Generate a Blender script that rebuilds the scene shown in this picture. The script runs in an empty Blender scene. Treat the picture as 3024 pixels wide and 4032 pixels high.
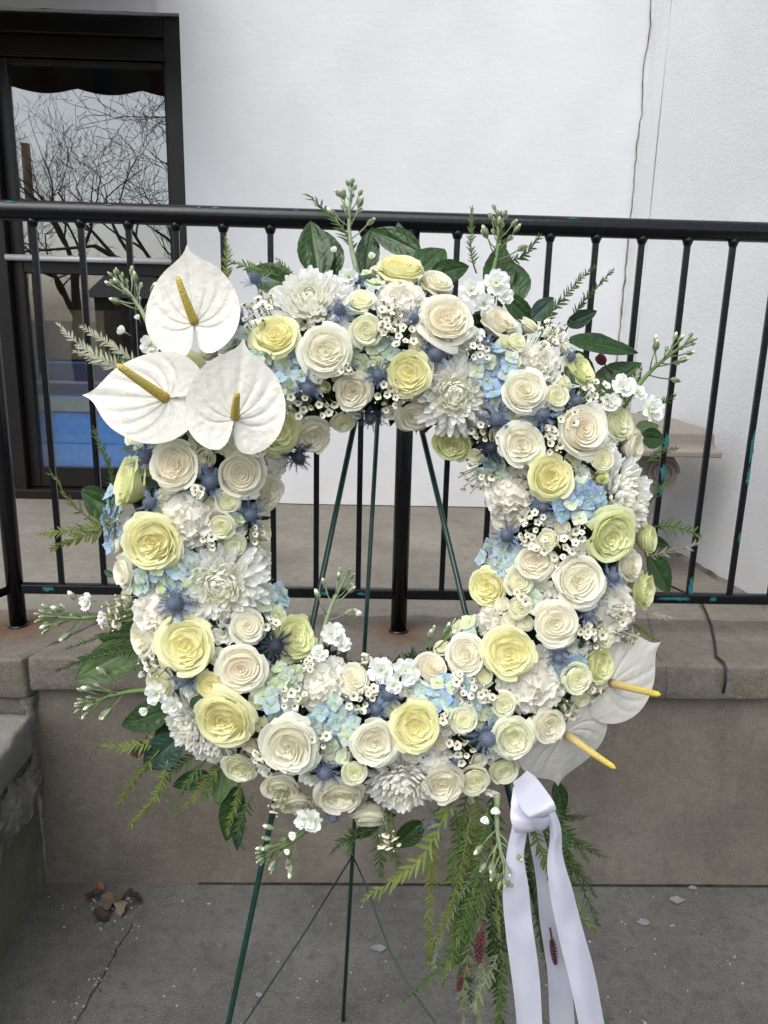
import bpy, bmesh, math, random
from math import sin, cos, pi, radians, sqrt, hypot, atan2, tan
from mathutils import Vector, Matrix, noise
import numpy as np

# ------------------------------------------------------------------ camera, sky, sun, exposure
SC = bpy.context.scene
COL = SC.collection
FPX = 3030.0                      # focal length in source pixels (3024 x 4032)
K = 3024 / 1659.0                 # layout notes were read off a 1659 px wide view
CAM = Vector((0, 0, 1.41))
cam = bpy.data.cameras.new('camera')
camo = bpy.data.objects.new('camera', cam)
COL.objects.link(camo)
cam.sensor_fit = 'VERTICAL'
cam.sensor_height = 24
cam.lens = 24 * FPX / 4032
cam.clip_start = 0.05
cam.clip_end = 500
ROT = (Matrix.Rotation(radians(-1.7), 3, 'Z') @ Matrix.Rotation(radians(76), 3, 'X') @ Matrix.Rotation(radians(1.47), 3, 'Z'))
camo.matrix_world = Matrix.Translation(CAM) @ ROT.to_4x4()
SC.camera = camo
SC.view_settings.view_transform = 'Standard'
SC.view_settings.look = 'None'
SC.view_settings.exposure = 0.95
SC.view_settings.gamma = 1.0

SUN_EL, SUN_AZ = radians(55), radians(212)      # azimuth clockwise from +Y: behind the camera, a little left
w = bpy.data.worlds.new('World')
SC.world = w
w.use_nodes = True
wn = w.node_tree
for n in list(wn.nodes): wn.nodes.remove(n)
sky = wn.nodes.new('ShaderNodeTexSky')
sky.sky_type = 'NISHITA'
sky.sun_disc = False
sky.sun_elevation = SUN_EL
sky.sun_rotation = SUN_AZ
sky.air_density = 1.0
sky.dust_density = 2.5
sky.ozone_density = 1.0
hs = wn.nodes.new('ShaderNodeHueSaturation')
hs.inputs['Saturation'].default_value = 0.5
bg = wn.nodes.new('ShaderNodeBackground')
bg.inputs['Strength'].default_value = 0.13
wo = wn.nodes.new('ShaderNodeOutputWorld')
wn.links.new(sky.outputs[0], hs.inputs['Color'])
wn.links.new(hs.outputs[0], bg.inputs['Color'])
wn.links.new(bg.outputs[0], wo.inputs['Surface'])
sl = bpy.data.lights.new('sun', 'SUN')
sl.energy = 1.2
sl.angle = radians(60)
sl.color = (1, 0.985, 0.96)
so = bpy.data.objects.new('sun', sl)
COL.objects.link(so)
sd = Vector((sin(SUN_AZ) * cos(SUN_EL), cos(SUN_AZ) * cos(SUN_EL), sin(SUN_EL)))
so.rotation_euler = sd.to_track_quat('Z', 'Y').to_euler()
so.location = sd * 20

# ------------------------------------------------------------------ helpers
def ray(x, y):                    # view pixel (1659 wide) to a direction
    return ROT @ Vector(((x * K - 1512) / FPX, -(y * K - 2016) / FPX, -1))
def on_y(x, y, Y):
    d = ray(x, y)
    return CAM + d * ((Y - CAM.y) / d.y)
def on_z(x, y, z):
    d = ray(x, y)
    return CAM + d * ((z - CAM.z) / d.z)
def on_plane(x, y, o, n):
    d = ray(x, y)
    return CAM + d * ((o - CAM).dot(n) / d.dot(n))
def depth(p):
    return -(ROT.transposed() @ (p - CAM)).z

def mesh(name, vs, fs, mats=None, smooth=True, t=None, mi=None):
    m = bpy.data.meshes.new(name)
    m.from_pydata([tuple(v) for v in vs], [], fs)
    if smooth and len(m.polygons):
        m.polygons.foreach_set('use_smooth', [True] * len(m.polygons))
    if t is not None:
        a = m.attributes.new('t', 'FLOAT', 'POINT')
        a.data.foreach_set('value', t)
    for x in (mats if isinstance(mats, (list, tuple)) else [mats] if mats else []):
        m.materials.append(x)
    if mi is not None:
        m.polygons.foreach_set('material_index', mi)
    m.update()
    return m

def obj(name, m, parent=None, col=None, mat=None):
    o = bpy.data.objects.new(name, m)
    COL.objects.link(o)
    if parent: o.parent = parent
    if col: o.color = (col[0], col[1], col[2], 1)
    if mat is not None: o.matrix_basis = mat
    return o
def tag(o, label, cat, group=None):
    o['label'] = label
    o['category'] = cat
    if group: o['group'] = group
    return o
def structure(o):
    o['kind'] = 'structure'
    return o
def thing(name, label, cat, group=None, mat=None):
    return tag(obj(name, None, None, None, mat), label, cat, group)

class MB:                         # collects faces of one mesh
    def __init__(s): s.v = []; s.f = []; s.mi = []; s.t = []
    def add(s, vs, fs, k=0, t=None):
        b = len(s.v)
        s.v += [Vector(v) for v in vs]
        s.t += list(t) if t is not None else [1.0] * len(vs)
        s.f += [tuple(i + b for i in f) for f in fs]
        s.mi += [k] * len(fs)
    def box(s, x0, x1, y0, y1, z0, z1, k=0):
        s.add([(x, y, z) for z in (z0, z1) for y in (y0, y1) for x in (x0, x1)],
              [(0, 2, 3, 1), (4, 5, 7, 6), (0, 1, 5, 4), (2, 6, 7, 3), (0, 4, 6, 2), (1, 3, 7, 5)], k)
    def tube(s, pts, rad, n=8, k=0, cap=True, t=None):
        pts = [Vector(p) for p in pts]
        if not hasattr(rad, '__len__'): rad = [rad] * len(pts)
        vs = []; up = Vector((0, 0, 1))
        d0 = (pts[1] - pts[0]).normalized()
        if abs(d0.z) > .9: up = Vector((0, 1, 0))
        a = d0.cross(up).normalized()
        for i, p in enumerate(pts):
            d = (pts[min(i + 1, len(pts) - 1)] - pts[max(i - 1, 0)]).normalized()
            a = (a - d * a.dot(d)).normalized()
            b = d.cross(a)
            for j in range(n):
                q = 2 * pi * j / n
                vs.append(p + (a * cos(q) + b * sin(q)) * rad[i])
        fs = []
        for i in range(len(pts) - 1):
            for j in range(n):
                fs.append((i * n + j, i * n + (j + 1) % n, (i + 1) * n + (j + 1) % n, (i + 1) * n + j))
        if cap:
            fs.append(tuple(range(n - 1, -1, -1)))
            fs.append(tuple(range((len(pts) - 1) * n, len(pts) * n)))
        s.add(vs, fs, k, None if t is None else [t] * len(vs))
    def grid(s, f, nu, nv, k=0, tv=None):
        vs = [f(i / nu, j / nv) for j in range(nv + 1) for i in range(nu + 1)]
        fs = [(j * (nu + 1) + i, j * (nu + 1) + i + 1, (j + 1) * (nu + 1) + i + 1, (j + 1) * (nu + 1) + i) for j in range(nv) for i in range(nu)]
        s.add(vs, fs, k, [tv(i / nu, j / nv) for j in range(nv + 1) for i in range(nu + 1)] if tv else None)
    def ball(s, c, r, n=8, k=0, axis=None, t=None):
        c = Vector(c); rr = Vector(r) if hasattr(r, '__len__') else Vector((r, r, r))
        m = axis.to_track_quat('Z', 'Y').to_matrix() if axis is not None else Matrix.Identity(3)
        vs = []; h = max(3, n // 2)
        for j in range(h + 1):
            a = pi * j / h
            for i in range(n):
                b = 2 * pi * i / n
                vs.append(c + m @ Vector((rr.x * sin(a) * cos(b), rr.y * sin(a) * sin(b), -rr.z * cos(a))))
        fs = [(j * n + i, j * n + (i + 1) % n, (j + 1) * n + (i + 1) % n, (j + 1) * n + i) for j in range(h) for i in range(n)]
        s.add(vs, fs, k, None if t is None else [t] * len(vs))
    def mesh(s, name, mats=None, smooth=True):
        return mesh(name, s.v, s.f, mats, smooth, s.t, s.mi)

def bevel(m, w_, seg=2):
    b = bmesh.new(); b.from_mesh(m)
    bmesh.ops.bevel(b, geom=b.edges[:], offset=w_, segments=seg, affect='EDGES', profile=.5)
    b.to_mesh(m); b.free()
    return m
def slab(name, x0, x1, y0, y1, z0, z1, mat, cell=.03, rough=.004, seed=0, edge=.006):
    """a block with worn, uneven edges: a fine box grid pushed about by noise"""
    b = bmesh.new()
    bmesh.ops.create_cube(b, size=1)
    for v in b.verts:
        v.co = Vector((x0 + (v.co.x + .5) * (x1 - x0), y0 + (v.co.y + .5) * (y1 - y0), z0 + (v.co.z + .5) * (z1 - z0)))
    bmesh.ops.bevel(b, geom=b.edges[:], offset=edge, segments=2, affect='EDGES', profile=.5)
    for ax, lo, hi in ((0, x0, x1), (1, y0, y1), (2, z0, z1)):
        n = max(1, int((hi - lo) / cell))
        for i in range(1, n):
            no = Vector((0, 0, 0)); no[ax] = 1
            co = Vector((0, 0, 0)); co[ax] = lo + (hi - lo) * i / n
            bmesh.ops.bisect_plane(b, geom=b.verts[:] + b.edges[:] + b.faces[:], plane_co=co, plane_no=no)
    for v in b.verts:
        p = v.co + Vector((seed * 3.1, 0, 0))
        ne = sum(1 for a, lo, hi in ((v.co.x, x0, x1), (v.co.y, y0, y1), (v.co.z, z0, z1)) if min(abs(a - lo), abs(a - hi)) < edge * 1.6)
        k = rough * (2.2 if ne > 1 else .5)
        v.co += noise.noise_vector(p * 14) * k + noise.noise_vector(p * 45) * k * .5
    m = bpy.data.meshes.new(name); b.to_mesh(m); b.free()
    m.materials.append(mat)
    m.polygons.foreach_set('use_smooth', [True] * len(m.polygons))
    return m

# ------------------------------------------------------------------ materials
class NT:
    def __init__(s, name):
        s.m = bpy.data.materials.new(name)
        s.m.use_nodes = True
        s.t = s.m.node_tree
        s.p = s.t.nodes['Principled BSDF']
        s.out = s.t.nodes['Material Output']
    def n(s, kind, **kw):
        x = s.t.nodes.new('ShaderNode' + kind)
        for k, v in kw.items():
            if k.startswith('_'): setattr(x, k[1:], v)
            else: s.set(x.inputs[k.replace('__', ' ')], v)
        return x
    def set(s, i, v):
        if hasattr(v, 'is_output'): s.t.links.new(v, i)
        elif hasattr(v, 'outputs'): s.t.links.new(v.outputs[0], i)
        else: i.default_value = (v[0], v[1], v[2], 1) if hasattr(v, '__len__') and len(v) == 3 and i.type == 'RGBA' else v
    def mix(s, f, a, b, mode='MIX'):
        x = s.t.nodes.new('ShaderNodeMix'); x.data_type = 'RGBA'; x.blend_type = mode
        s.set(x.inputs[0], f); s.set(x.inputs[6], a); s.set(x.inputs[7], b)
        return x.outputs[2]
    def math(s, op, a, b=0.0, c=0.0):
        x = s.t.nodes.new('ShaderNodeMath'); x.operation = op
        s.set(x.inputs[0], a); s.set(x.inputs[1], b); s.set(x.inputs[2], c)
        return x.outputs[0]
    def ramp(s, f, lo, hi):
        x = s.t.nodes.new('ShaderNodeMapRange'); x.clamp = True
        s.set(x.inputs['Value'], f); s.set(x.inputs['From Min'], lo); s.set(x.inputs['From Max'], hi)
        return x.outputs[0]
    def pos(s, sc=(1, 1, 1), obj_=False):
        g = s.n('TexCoord').outputs['Object'] if obj_ else s.n('NewGeometry').outputs['Position']
        mp = s.t.nodes.new('ShaderNodeMapping')
        s.set(mp.inputs['Vector'], g); mp.inputs['Scale'].default_value = sc
        return mp.outputs[0]
    def noise(s, scale, vec=None, det=4, rough=.55, dist=0):
        x = s.n('TexNoise', Scale=scale, Detail=det, Roughness=rough, Distortion=dist)
        if vec is not None: s.set(x.inputs['Vector'], vec)
        return x.outputs[0]
    def bump(s, h, strength, dist):
        b = s.n('Bump', Strength=strength, Distance=dist, Height=h)
        s.set(s.p.inputs['Normal'], b.outputs[0])
    def base(s, c, rough=.6, spec=.5):
        s.set(s.p.inputs['Base Color'], c); s.set(s.p.inputs['Roughness'], rough)
        s.p.inputs['Specular IOR Level'].default_value = spec
        return s

def concrete(name, c0, c1, stain=None, light=(.45, .43, .4), dark=(.03, .028, .025), speck=1.0, sc=1.0, bump=.5, streak=False, rust=()):
    N = NT(name); P = N.pos()
    c = N.mix(N.ramp(N.noise(3.2 * sc, P, 6, .62), .35, .68), c0, c1)
    if stain: c = N.mix(N.math('MULTIPLY', N.ramp(N.noise(1.6 * sc, P, 5, .6, .4), .48, .72), .8), c, stain)
    if streak: c = N.mix(N.math('MULTIPLY', N.ramp(N.noise(9, N.pos((1, 1, .12)), 4, .6), .5, .75), .4), c, tuple(x * .6 for x in c0))
    fine = N.noise(260 * sc, P, 3, .7)
    c = N.mix(N.math('MULTIPLY', N.ramp(fine, .55, .75), .45 * speck), c, light)
    c = N.mix(N.math('MULTIPLY', N.ramp(fine, .45, .25), .6 * speck), c, dark)
    v = N.n('TexVoronoi', Scale=70 * sc, Vector=P)
    c = N.mix(N.math('MULTIPLY', N.ramp(v.outputs['Distance'], .12, .05), N.ramp(N.noise(40, P), .58, .66)), c, light)
    mid = N.noise(38 * sc, P, 5, .65)
    c = N.mix(N.math('MULTIPLY', N.ramp(mid, .52, .3), .5 * speck), c, tuple(x * .55 for x in c0))
    for (rx, ry, rz, rr) in rust:
        d = N.n('VectorMath', _operation='DISTANCE'); N.set(d.inputs[0], N.n('NewGeometry').outputs['Position']); d.inputs[1].default_value = (rx, ry, rz)
        q = N.math('ADD', d.outputs['Value'], N.math('MULTIPLY', N.math('SUBTRACT', N.noise(22, P, 5), .5), rr * .9))
        c = N.mix(N.math('MULTIPLY', N.ramp(q, rr, rr * .2), .75), c, (.12, .05, .02))
    N.base(c, .88, .25)
    N.bump(N.math('ADD', N.math('MULTIPLY', fine, .35), mid), bump, .006)
    return N.m

def simple(name, c, rough=.6, spec=.5, var=.15, sc=30, bump=0, metal=0):
    N = NT(name); P = N.pos()
    nz = N.noise(sc, P, 4)
    N.base(N.mix(N.ramp(nz, .3, .7), tuple(x * (1 - var) for x in c), tuple(min(1, x * (1 + var)) for x in c)), rough, spec)
    N.p.inputs['Metallic'].default_value = metal
    if bump: N.bump(nz, bump, .004)
    return N.m

def stucco(name, rough):
    N = NT(name); P = N.pos()
    c = N.mix(N.ramp(N.noise(1.9, P, 6, .65), .3, .72), (.575, .585, .60), (.655, .663, .672))
    c = N.mix(N.math('MULTIPLY', N.ramp(N.noise(14, N.pos((1, 1, .3)), 5, .7), .60, .8), .35), c, (.55, .55, .54))
    # grime close to the floor
    z = N.n('SeparateXYZ', Vector=N.n('NewGeometry').outputs['Position']).outputs[2]
    g = N.math('MULTIPLY', N.ramp(z, 1.25, .63), N.ramp(N.noise(5, P, 5, .65), .3, .75))
    c = N.mix(N.math('MULTIPLY', g, .45), c, (.5, .47, .42))
    N.base(c, .85, .2)
    a = N.noise(130 if rough else 55, P, 5, .62)
    b = N.noise(11, N.pos((1, 1, 2.2)), 4, .6, 1.2)
    N.bump(N.math('ADD', N.math('MULTIPLY', a, .8 if rough else .35), N.math('MULTIPLY', b, .5 if rough else 1.0)), .34 if rough else .16, .008)
    return N.m

def petal_mat(name, trans=.25, rough=.5, spec=.3, basecol=None, bscale=18, wax=False):
    """colour comes from the object's own colour, warmed towards the petal's base"""
    N = NT(name)
    oc = N.n('ObjectInfo').outputs['Color']
    t = N.n('Attribute', _attribute_name='t').outputs['Fac']
    c = oc
    if basecol: c = N.mix(N.ramp(t, .75, .1), oc, N.mix(1.0, oc, basecol, 'MULTIPLY'))
    nz = N.noise(bscale, N.pos((1, 1, 1), True), 3)
    c = N.mix(N.math('MULTIPLY', N.ramp(nz, .35, .7), .12), c, N.mix(1.0, c, (.92, .91, .86), 'MULTIPLY'))
    N.base(c, rough, spec)
    if wax: N.p.inputs['Coat Weight'].default_value = .5; N.p.inputs['Coat Roughness'].default_value = .25
    N.bump(nz, .15, .02)
    tr = N.n('BsdfTranslucent', Color=c)
    mx = N.n('MixShader', Fac=trans)
    N.t.links.new(N.p.outputs[0], mx.inputs[1]); N.t.links.new(tr.outputs[0], mx.inputs[2])
    N.t.links.new(mx.outputs[0], N.out.inputs['Surface'])
    return N.m

def leaf_mat(name, c, c2, rough=.4, trans=.12, vein=None):
    N = NT(name)
    oc = N.n('ObjectInfo')
    nz = N.noise(9, N.pos((1, 1, 1), True), 4)
    col = N.mix(N.ramp(nz, .35, .68), c, c2)
    col = N.mix(N.math('MULTIPLY', oc.outputs['Random'], .45), col, tuple(x * .55 for x in c))
    t = N.n('Attribute', _attribute_name='t').outputs['Fac']      # 0 on the veins
    if vein: col = N.mix(N.ramp(t, .5, .0), col, vein)
    N.base(col, rough, .45)
    N.bump(N.math('ADD', nz, t), .25, .01)
    tr = N.n('BsdfTranslucent', Color=col)
    mx = N.n('MixShader', Fac=trans)
    N.t.links.new(N.p.outputs[0], mx.inputs[1]); N.t.links.new(tr.outputs[0], mx.inputs[2])
    N.t.links.new(mx.outputs[0], N.out.inputs['Surface'])
    return N.m

RND = random.Random(11)
M = {}
M['pave'] = concrete('pavement', (0.087, 0.084, 0.076), (0.145, 0.140, 0.126), (0.058, 0.055, 0.050), speck=1.0, bump=.5)
M['porchwall'] = concrete('porch_wall_concrete', (0.134, 0.116, 0.091), (0.199, 0.177, 0.143), (0.097, 0.086, 0.070), speck=.6, sc=.9, bump=.4, streak=True)
M['coping'] = concrete('coping_concrete', (0.119, 0.105, 0.084), (0.181, 0.164, 0.135), (0.088, 0.076, 0.061), speck=.9, bump=.6, rust=((.1, 1.84, .63, .1), (-.867, 1.84, .63, .13)))
M['porch'] = concrete('porch_floor_concrete', (0.172, 0.158, 0.130), (0.260, 0.240, 0.203), (0.126, 0.107, 0.084), speck=.8, bump=.4)
M['mortar'] = concrete('crumbling_mortar', (.33, .315, .27), (.085, .08, .055), (.03, .036, .013), speck=1.0, sc=3.5, bump=1.0)
M['stucco'] = stucco('smooth_white_stucco', False)
M['roughstucco'] = stucco('rough_white_stucco', True)
M['crack'] = simple('dark_crack', (.03, .028, .025), .95, .1, .5, 20)  # flat dark colour of the pavement crack and joint strips
M['void'] = simple('dark_gap', (.012, .011, .01), .95, .1)
M['black'] = simple('black_paint', (.004, .0045, .006), .2, .32, .3, 60, .15)
M['frame'] = simple('dark_bronze_frame', (.0085, .0075, .0072), .32, .35, .25, 20)
M['steel'] = simple('brushed_metal', (.6, .6, .61), .35, .5, .1, 90, 0, .25)
M['teal'] = simple('teal_undercoat', (.013, .115, .12), .6, .3, .3, 60)
M['easel'] = simple('dark_green_enamel', (.006, .038, .03), .3, .5, .3, 70)
M['cable'] = simple('black_rubber', (.012, .014, .016), .5)
M['cap'] = concrete('step_cap_concrete', (.18, .175, .16), (.27, .26, .24), (.12, .12, .1), speck=.9, bump=.5)
M['cheek'] = concrete('mossy_wall_concrete', (.105, .1, .07), (.16, .15, .11), (.07, .07, .042), speck=.7, sc=1.2, bump=.5, streak=True)
M['bench'] = concrete('cast_stone', (.215, .19, .16), (.29, .26, .22), (.165, .135, .11), speck=.3, sc=.8, bump=.3)
# ------------------------------------------------------------------ the setting
def plane_sheet(name, x0, x1, y0, y1, z, mat):
    return structure(obj(name, mesh(name, [(x0, y0, z), (x1, y0, z), (x1, y1, z), (x0, y1, z)], [(0, 1, 2, 3)], mat, False)))
plane_sheet('pavement', -120, 120, -120, 120, 0, M['pave'])

# raised porch: front wall, floor, coping stones
porch = tag(obj('porch', None), 'raised concrete porch with a worn coping ledge under the black railing', 'porch')
obj('front_wall', slab('front_wall', -.80, 3.0, 1.69, 1.95, -.05, .545, M['porchwall'], .05, .002, 1), porch)
m_ = MB(); m_.box(-3.2, 3.0, 1.95, 4.2, .3, .626); obj('floor', m_.mesh('floor', M['porch'], False), porch)
# right coping with a skewed left end, left coping meeting it at a cracked joint
cr = slab('coping_stone', -.765, 3.0, 1.66, 1.96, .548, .634, M['coping'], .022, .0025, 2, .006)
for v in cr.vertices:
    if v.co.x < -.5: v.co.x += max(0, (v.co.y - 1.66)) * .42 * (1 - (v.co.x + .765) / .265)
obj('coping_stone', cr, porch)
cl = slab('coping_stone', -3.0, -.772, 1.655, 1.96, .535, .634, M['coping'], .022, .0025, 3, .006)
for v in cl.vertices:
    if v.co.x > -1.1: v.co.x += max(0, (v.co.y - 1.66)) * .40 * (v.co.x + 1.1) / .328
obj('coping_stone', cl, porch)
obj('joint_filler', slab('joint_filler', -.80, -.63, 1.70, 1.95, .5, .615, M['mortar'], .02, .006, 8), porch)
# the step that comes forward on the left
step = tag(obj('side_step', None), 'cracked concrete side step with crumbling mossy mortar at left', 'step')
obj('riser', slab('riser', -3.0, -.785, 1.668, 1.80, .33, .53, M['porchwall'], .03, .004, 5), step)
cap = slab('cap_stone', -2.6, -.752, .75, 1.655, .405, .497, M['cap'], .024, .003, 6, .008)
for v in cap.vertices:                       # the slab has broken and rounded at its inner corner
    if v.co.x > -.95 and v.co.y > 1.45:
        d = (v.co.x + .95) / .2 + (v.co.y - 1.45) / .2
        if d > 1.2: v.co.x -= (d - 1.2) * .014; v.co.y -= (d - 1.2) * .012
obj('cap_stone', cap, step)
obj('cheek_wall', slab('cheek_wall', -2.6, -.785, .75, 1.71, -.05, .365, M['cheek'], .05, .002, 7), step)
m_ = MB()                                    # old render hanging off the cheek wall, its upper edge crumbled away
def flake(u, v):
    y = 1.69 - u * .80
    jag = .035 * noise.noise(Vector((u * 9, 2, 0))) + .022 * noise.noise(Vector((u * 27, 5, 0)))
    top = .368 - .05 * u + jag
    bot = .30 - .24 * u + .06 * noise.noise(Vector((u * 5, 9, 1))) + .02 * noise.noise(Vector((u * 23, 4, 1)))
    z = bot + (top - bot) * v
    th = .016 * min(1, v * 9) * min(1, (1 - v) * 6 + .15)
    return Vector((-.7845 + th + .007 * noise.noise(Vector((u * 24, v * 7, 3))) + .005 * noise.noise(Vector((u * 60, v * 22, 3))), y, z))
m_.grid(flake, 150, 24)
def cornerfill(u, v):
    z = .53 * u
    a = -.2 + v * (pi / 2 + .4)
    r = .007 + .022 * u ** 3 + .007 * noise.noise(Vector((u * 14, v * 2, 2))) + .005 * noise.noise(Vector((u * 40, v * 6, 2)))
    return Vector((-.788 + r * cos(a), 1.692 - r * sin(a), z))
m_.grid(cornerfill, 40, 8)
obj('mortar', m_.mesh('mortar', M['mortar']), step)

# building: back wall with a glazed door, side wall running forward on the right
bld = tag(obj('building', None), 'white stucco building with a dark framed glass door behind the railing', 'building')
DX = -.715; DT = 2.50; WY = 3.25; GY = 3.33
CX = 1.066
def wall_grid(f, nu, nv, name, mat):
    b = MB(); b.grid(f, nu, nv); return obj(name, b.mesh(name, mat), bld)
und = lambda p: noise.noise(p * 1.7) * .006 + noise.noise(p * 5) * .002
m_ = MB()
m_.grid(lambda u, v: Vector((DX + u * (CX + .03 - DX), WY + und(Vector((u * 3, v * 5, 0))) * min(1, u * 20), .63 + v * 4.4)), 40, 80)
m_.add([(DX, WY, .63), (DX, GY + .05, .63), (DX, GY + .05, DT), (DX, WY, DT)], [(3, 2, 1, 0)])
m_.add([(-6, WY, DT), (DX, WY, DT), (DX, WY, 5.03), (-6, WY, 5.03)], [(0, 1, 2, 3)])
m_.grid(lambda u, v: Vector((-3 + u * (DX + 3), WY + v * .13, DT + .006 * noise.noise(Vector((u * 30, v * 3, 0))))), 60, 2)
m_.add([(-6, WY, .63), (-1.62, WY, .63), (-1.62, WY, DT), (-6, WY, DT)], [(0, 1, 2, 3)])
m_.add([(-1.62, WY, .63), (-1.62, GY + .05, .63), (-1.62, GY + .05, DT), (-1.62, WY, DT)], [(0, 1, 2, 3)])
obj('back_wall', m_.mesh('back_wall', M['stucco']), bld)
SD = Vector((1.182 - 1.137, 2.149 - 2.611, 0)).normalized()     # along the side wall, towards the camera
SN = Vector((SD.y, -SD.x, 0))                                   # out of it, towards the porch
if SN.x > 0: SN = -SN
S0 = Vector((CX, WY, .63))
def side_pt(s_, z, off=0): return S0 + SD * s_ + SN * off + Vector((0, 0, z - .63))
JT = .145                                                       # control joint
def side(a, b_): return lambda u, v: side_pt(a + u * (b_ - a), .6 + v * 4.4, und(Vector((u * 3 + 9, v * 5, 0))) * .6)
wall_grid(side(-.03, JT - .003), 6, 60, 'side_wall', M['roughstucco'])
wall_grid(side(JT + .003, 2.0), 40, 60, 'side_wall', M['roughstucco'])
m_ = MB(); m_.grid(lambda u, v: side_pt(JT - .1 + u * .2, .6 + v * 4.4, -.003), 1, 20); obj('control_joint', m_.mesh('control_joint', M['roughstucco']), bld)
m_ = MB()                                                       # ragged crack in the inner corner
zs = [.63 + 4.4 * i / 170 for i in range(171)]
vs = []; fs = []
for i, z in enumerate(zs):
    dx = .010 * noise.noise(Vector((0, z * 7, 0))) + .006 * noise.noise(Vector((0, z * 26, 4)))
    wd = .0022 + .0022 * abs(noise.noise(Vector((3, z * 5, 1)))) + (.004 * max(0, noise.noise(Vector((3, z * 18, 7)))) if z < 1.9 else 0)
    vs += [Vector((CX - .016 + dx - wd, WY - .009, z)), Vector((CX - .016 + dx + wd, WY - .009, z))]
    if i: fs.append((2 * i - 2, 2 * i - 1, 2 * i + 1, 2 * i))
m_.add(vs, fs)
obj('corner_crack', m_.mesh('corner_crack', simple('crack_dirt', (.17, .15, .125), .95, .1, .6, 25)), bld)
m_ = MB()
m_.grid(lambda u, v: side_pt(u * 1.9, .624 + .014 * v + .005 * v * noise.noise(Vector((u * 40, 0, 3))), .003 + .014 * (1 - v) + .003 * noise.noise(Vector((u * 50, v * 3, 1)))), 120, 4)
obj('base_joint', m_.mesh('base_joint', M['mortar']), bld)

# door: fixed frame, leaf with two panes
FRM = MB()
FRM.box(DX - .07, DX - .002, GY - .05, GY + .05, .63, DT - .004)                # right jamb
FRM.box(-1.62, -1.445, GY - .05, GY + .05, .63, DT - .004)                     # left jamb and stile
FRM.box(-1.445, DX - .07, GY - .048, GY + .05, 2.43, DT - .004)
FRM.box(-1.445, DX - .07, GY - .02, GY + .05, 2.355, 2.43)
FRM.box(-1.62, DX, GY - .07, GY + .06, .622, .665)
fr = obj('door_frame', bevel(FRM.mesh('door_frame', M['frame'], False), .003, 1), bld)
leaf = MB()
GL, GR, GB, GT, MZ = -1.40, -.80, .755, 2.335, 1.60
leaf.box(-1.445, GL, GY - .008, GY + .035, .668, 2.353)
leaf.box(GR, DX - .072, GY - .008, GY + .035, .668, 2.353)
leaf.box(GL, GR, GY - .006, GY + .033, .668, GB)
leaf.box(GL, GR, GY - .006, GY + .033, GT, 2.353)
leaf.box(GL, GR, GY - .006, GY + .033, MZ - .04, MZ + .01)
dr = obj('door', bevel(leaf.mesh('door', M['frame'], False), .003, 1), bld)
N = NT('window_glass')
N.t.nodes.remove(N.p)
tr = N.n('BsdfTransparent', Color=(.72, .74, .74)); gl = N.n('BsdfGlossy', Color=(.95, .95, .93), Roughness=.0)
mx = N.n('MixShader', Fac=.2)
N.t.links.new(tr.outputs[0], mx.inputs[1]); N.t.links.new(gl.outputs[0], mx.inputs[2]); N.t.links.new(mx.outputs[0], N.out.inputs['Surface'])
M['glass'] = N.m
N = NT('lower_window_glass')
N.t.nodes.remove(N.p)
tr = N.n('BsdfTransparent', Color=(.9, .92, .92)); gl = N.n('BsdfGlossy', Color=(.95, .95, .93), Roughness=.0)
mx = N.n('MixShader', Fac=.13)
N.t.links.new(tr.outputs[0], mx.inputs[1]); N.t.links.new(gl.outputs[0], mx.inputs[2]); N.t.links.new(mx.outputs[0], N.out.inputs['Surface'])
M['glass2'] = N.m
for z0, z1, mt in ((MZ + .01, GT, 'glass'), (GB, MZ - .04, 'glass2')):
    b = MB(); b.box(GL + .001, GR - .001, GY + .01, GY + .016, z0 + .001, z1 - .001)
    obj('pane', b.mesh('pane', M[mt], False), dr)
b = MB(); b.tube([(-1.45, GY - .045, 1.618), (-.79, GY - .045, 1.618)], .012, 12)
b.tube([(-1.44, GY - .045, 1.618), (-1.44, GY, 1.618)], .008); b.tube([(-.795, GY - .045, 1.618), (-.795, GY, 1.618)], .008)
obj('push_bar', b.mesh('push_bar', M['steel']), dr)
# the dim room behind the glass
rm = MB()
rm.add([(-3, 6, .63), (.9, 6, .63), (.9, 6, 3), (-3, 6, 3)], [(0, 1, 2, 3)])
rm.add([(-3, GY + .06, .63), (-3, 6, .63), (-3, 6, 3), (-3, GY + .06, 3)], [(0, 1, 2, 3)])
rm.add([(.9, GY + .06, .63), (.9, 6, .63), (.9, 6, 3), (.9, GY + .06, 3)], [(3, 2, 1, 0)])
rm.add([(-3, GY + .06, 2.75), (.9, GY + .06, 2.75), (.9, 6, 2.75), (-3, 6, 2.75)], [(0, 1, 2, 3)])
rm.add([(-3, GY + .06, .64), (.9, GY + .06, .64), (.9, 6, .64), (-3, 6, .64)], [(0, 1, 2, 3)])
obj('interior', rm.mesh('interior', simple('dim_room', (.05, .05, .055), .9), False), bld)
b = MB(); b.box(-1.9, -.3, 3.40, 3.95, .645, .985); b.box(-1.9, -.3, 3.385, 3.97, .988, 1.055, 1); b.box(-1.9, -.3, 3.42, 3.5, 1.057, 1.2, 2); b.box(-1.55, -.9, 3.412, 3.419, 1.105, 1.12, 3)
cab = obj('cabinet', bevel(b.mesh('cabinet', [simple('blue_laminate', (.015, .23, .7), .4), simple('grey_green_top', (.2, .25, .25), .5), simple('navy_panel', (.02, .025, .09), .6), simple('orange_stripe', (.5, .2, .02), .6)], False), .004, 1))
tag(cab, 'bright blue cabinet seen through the lower glass of the door', 'cabinet')
b = MB(); b.box(-1.42, -1.16, 3.55, 3.8, 1.202, 1.42)
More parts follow.
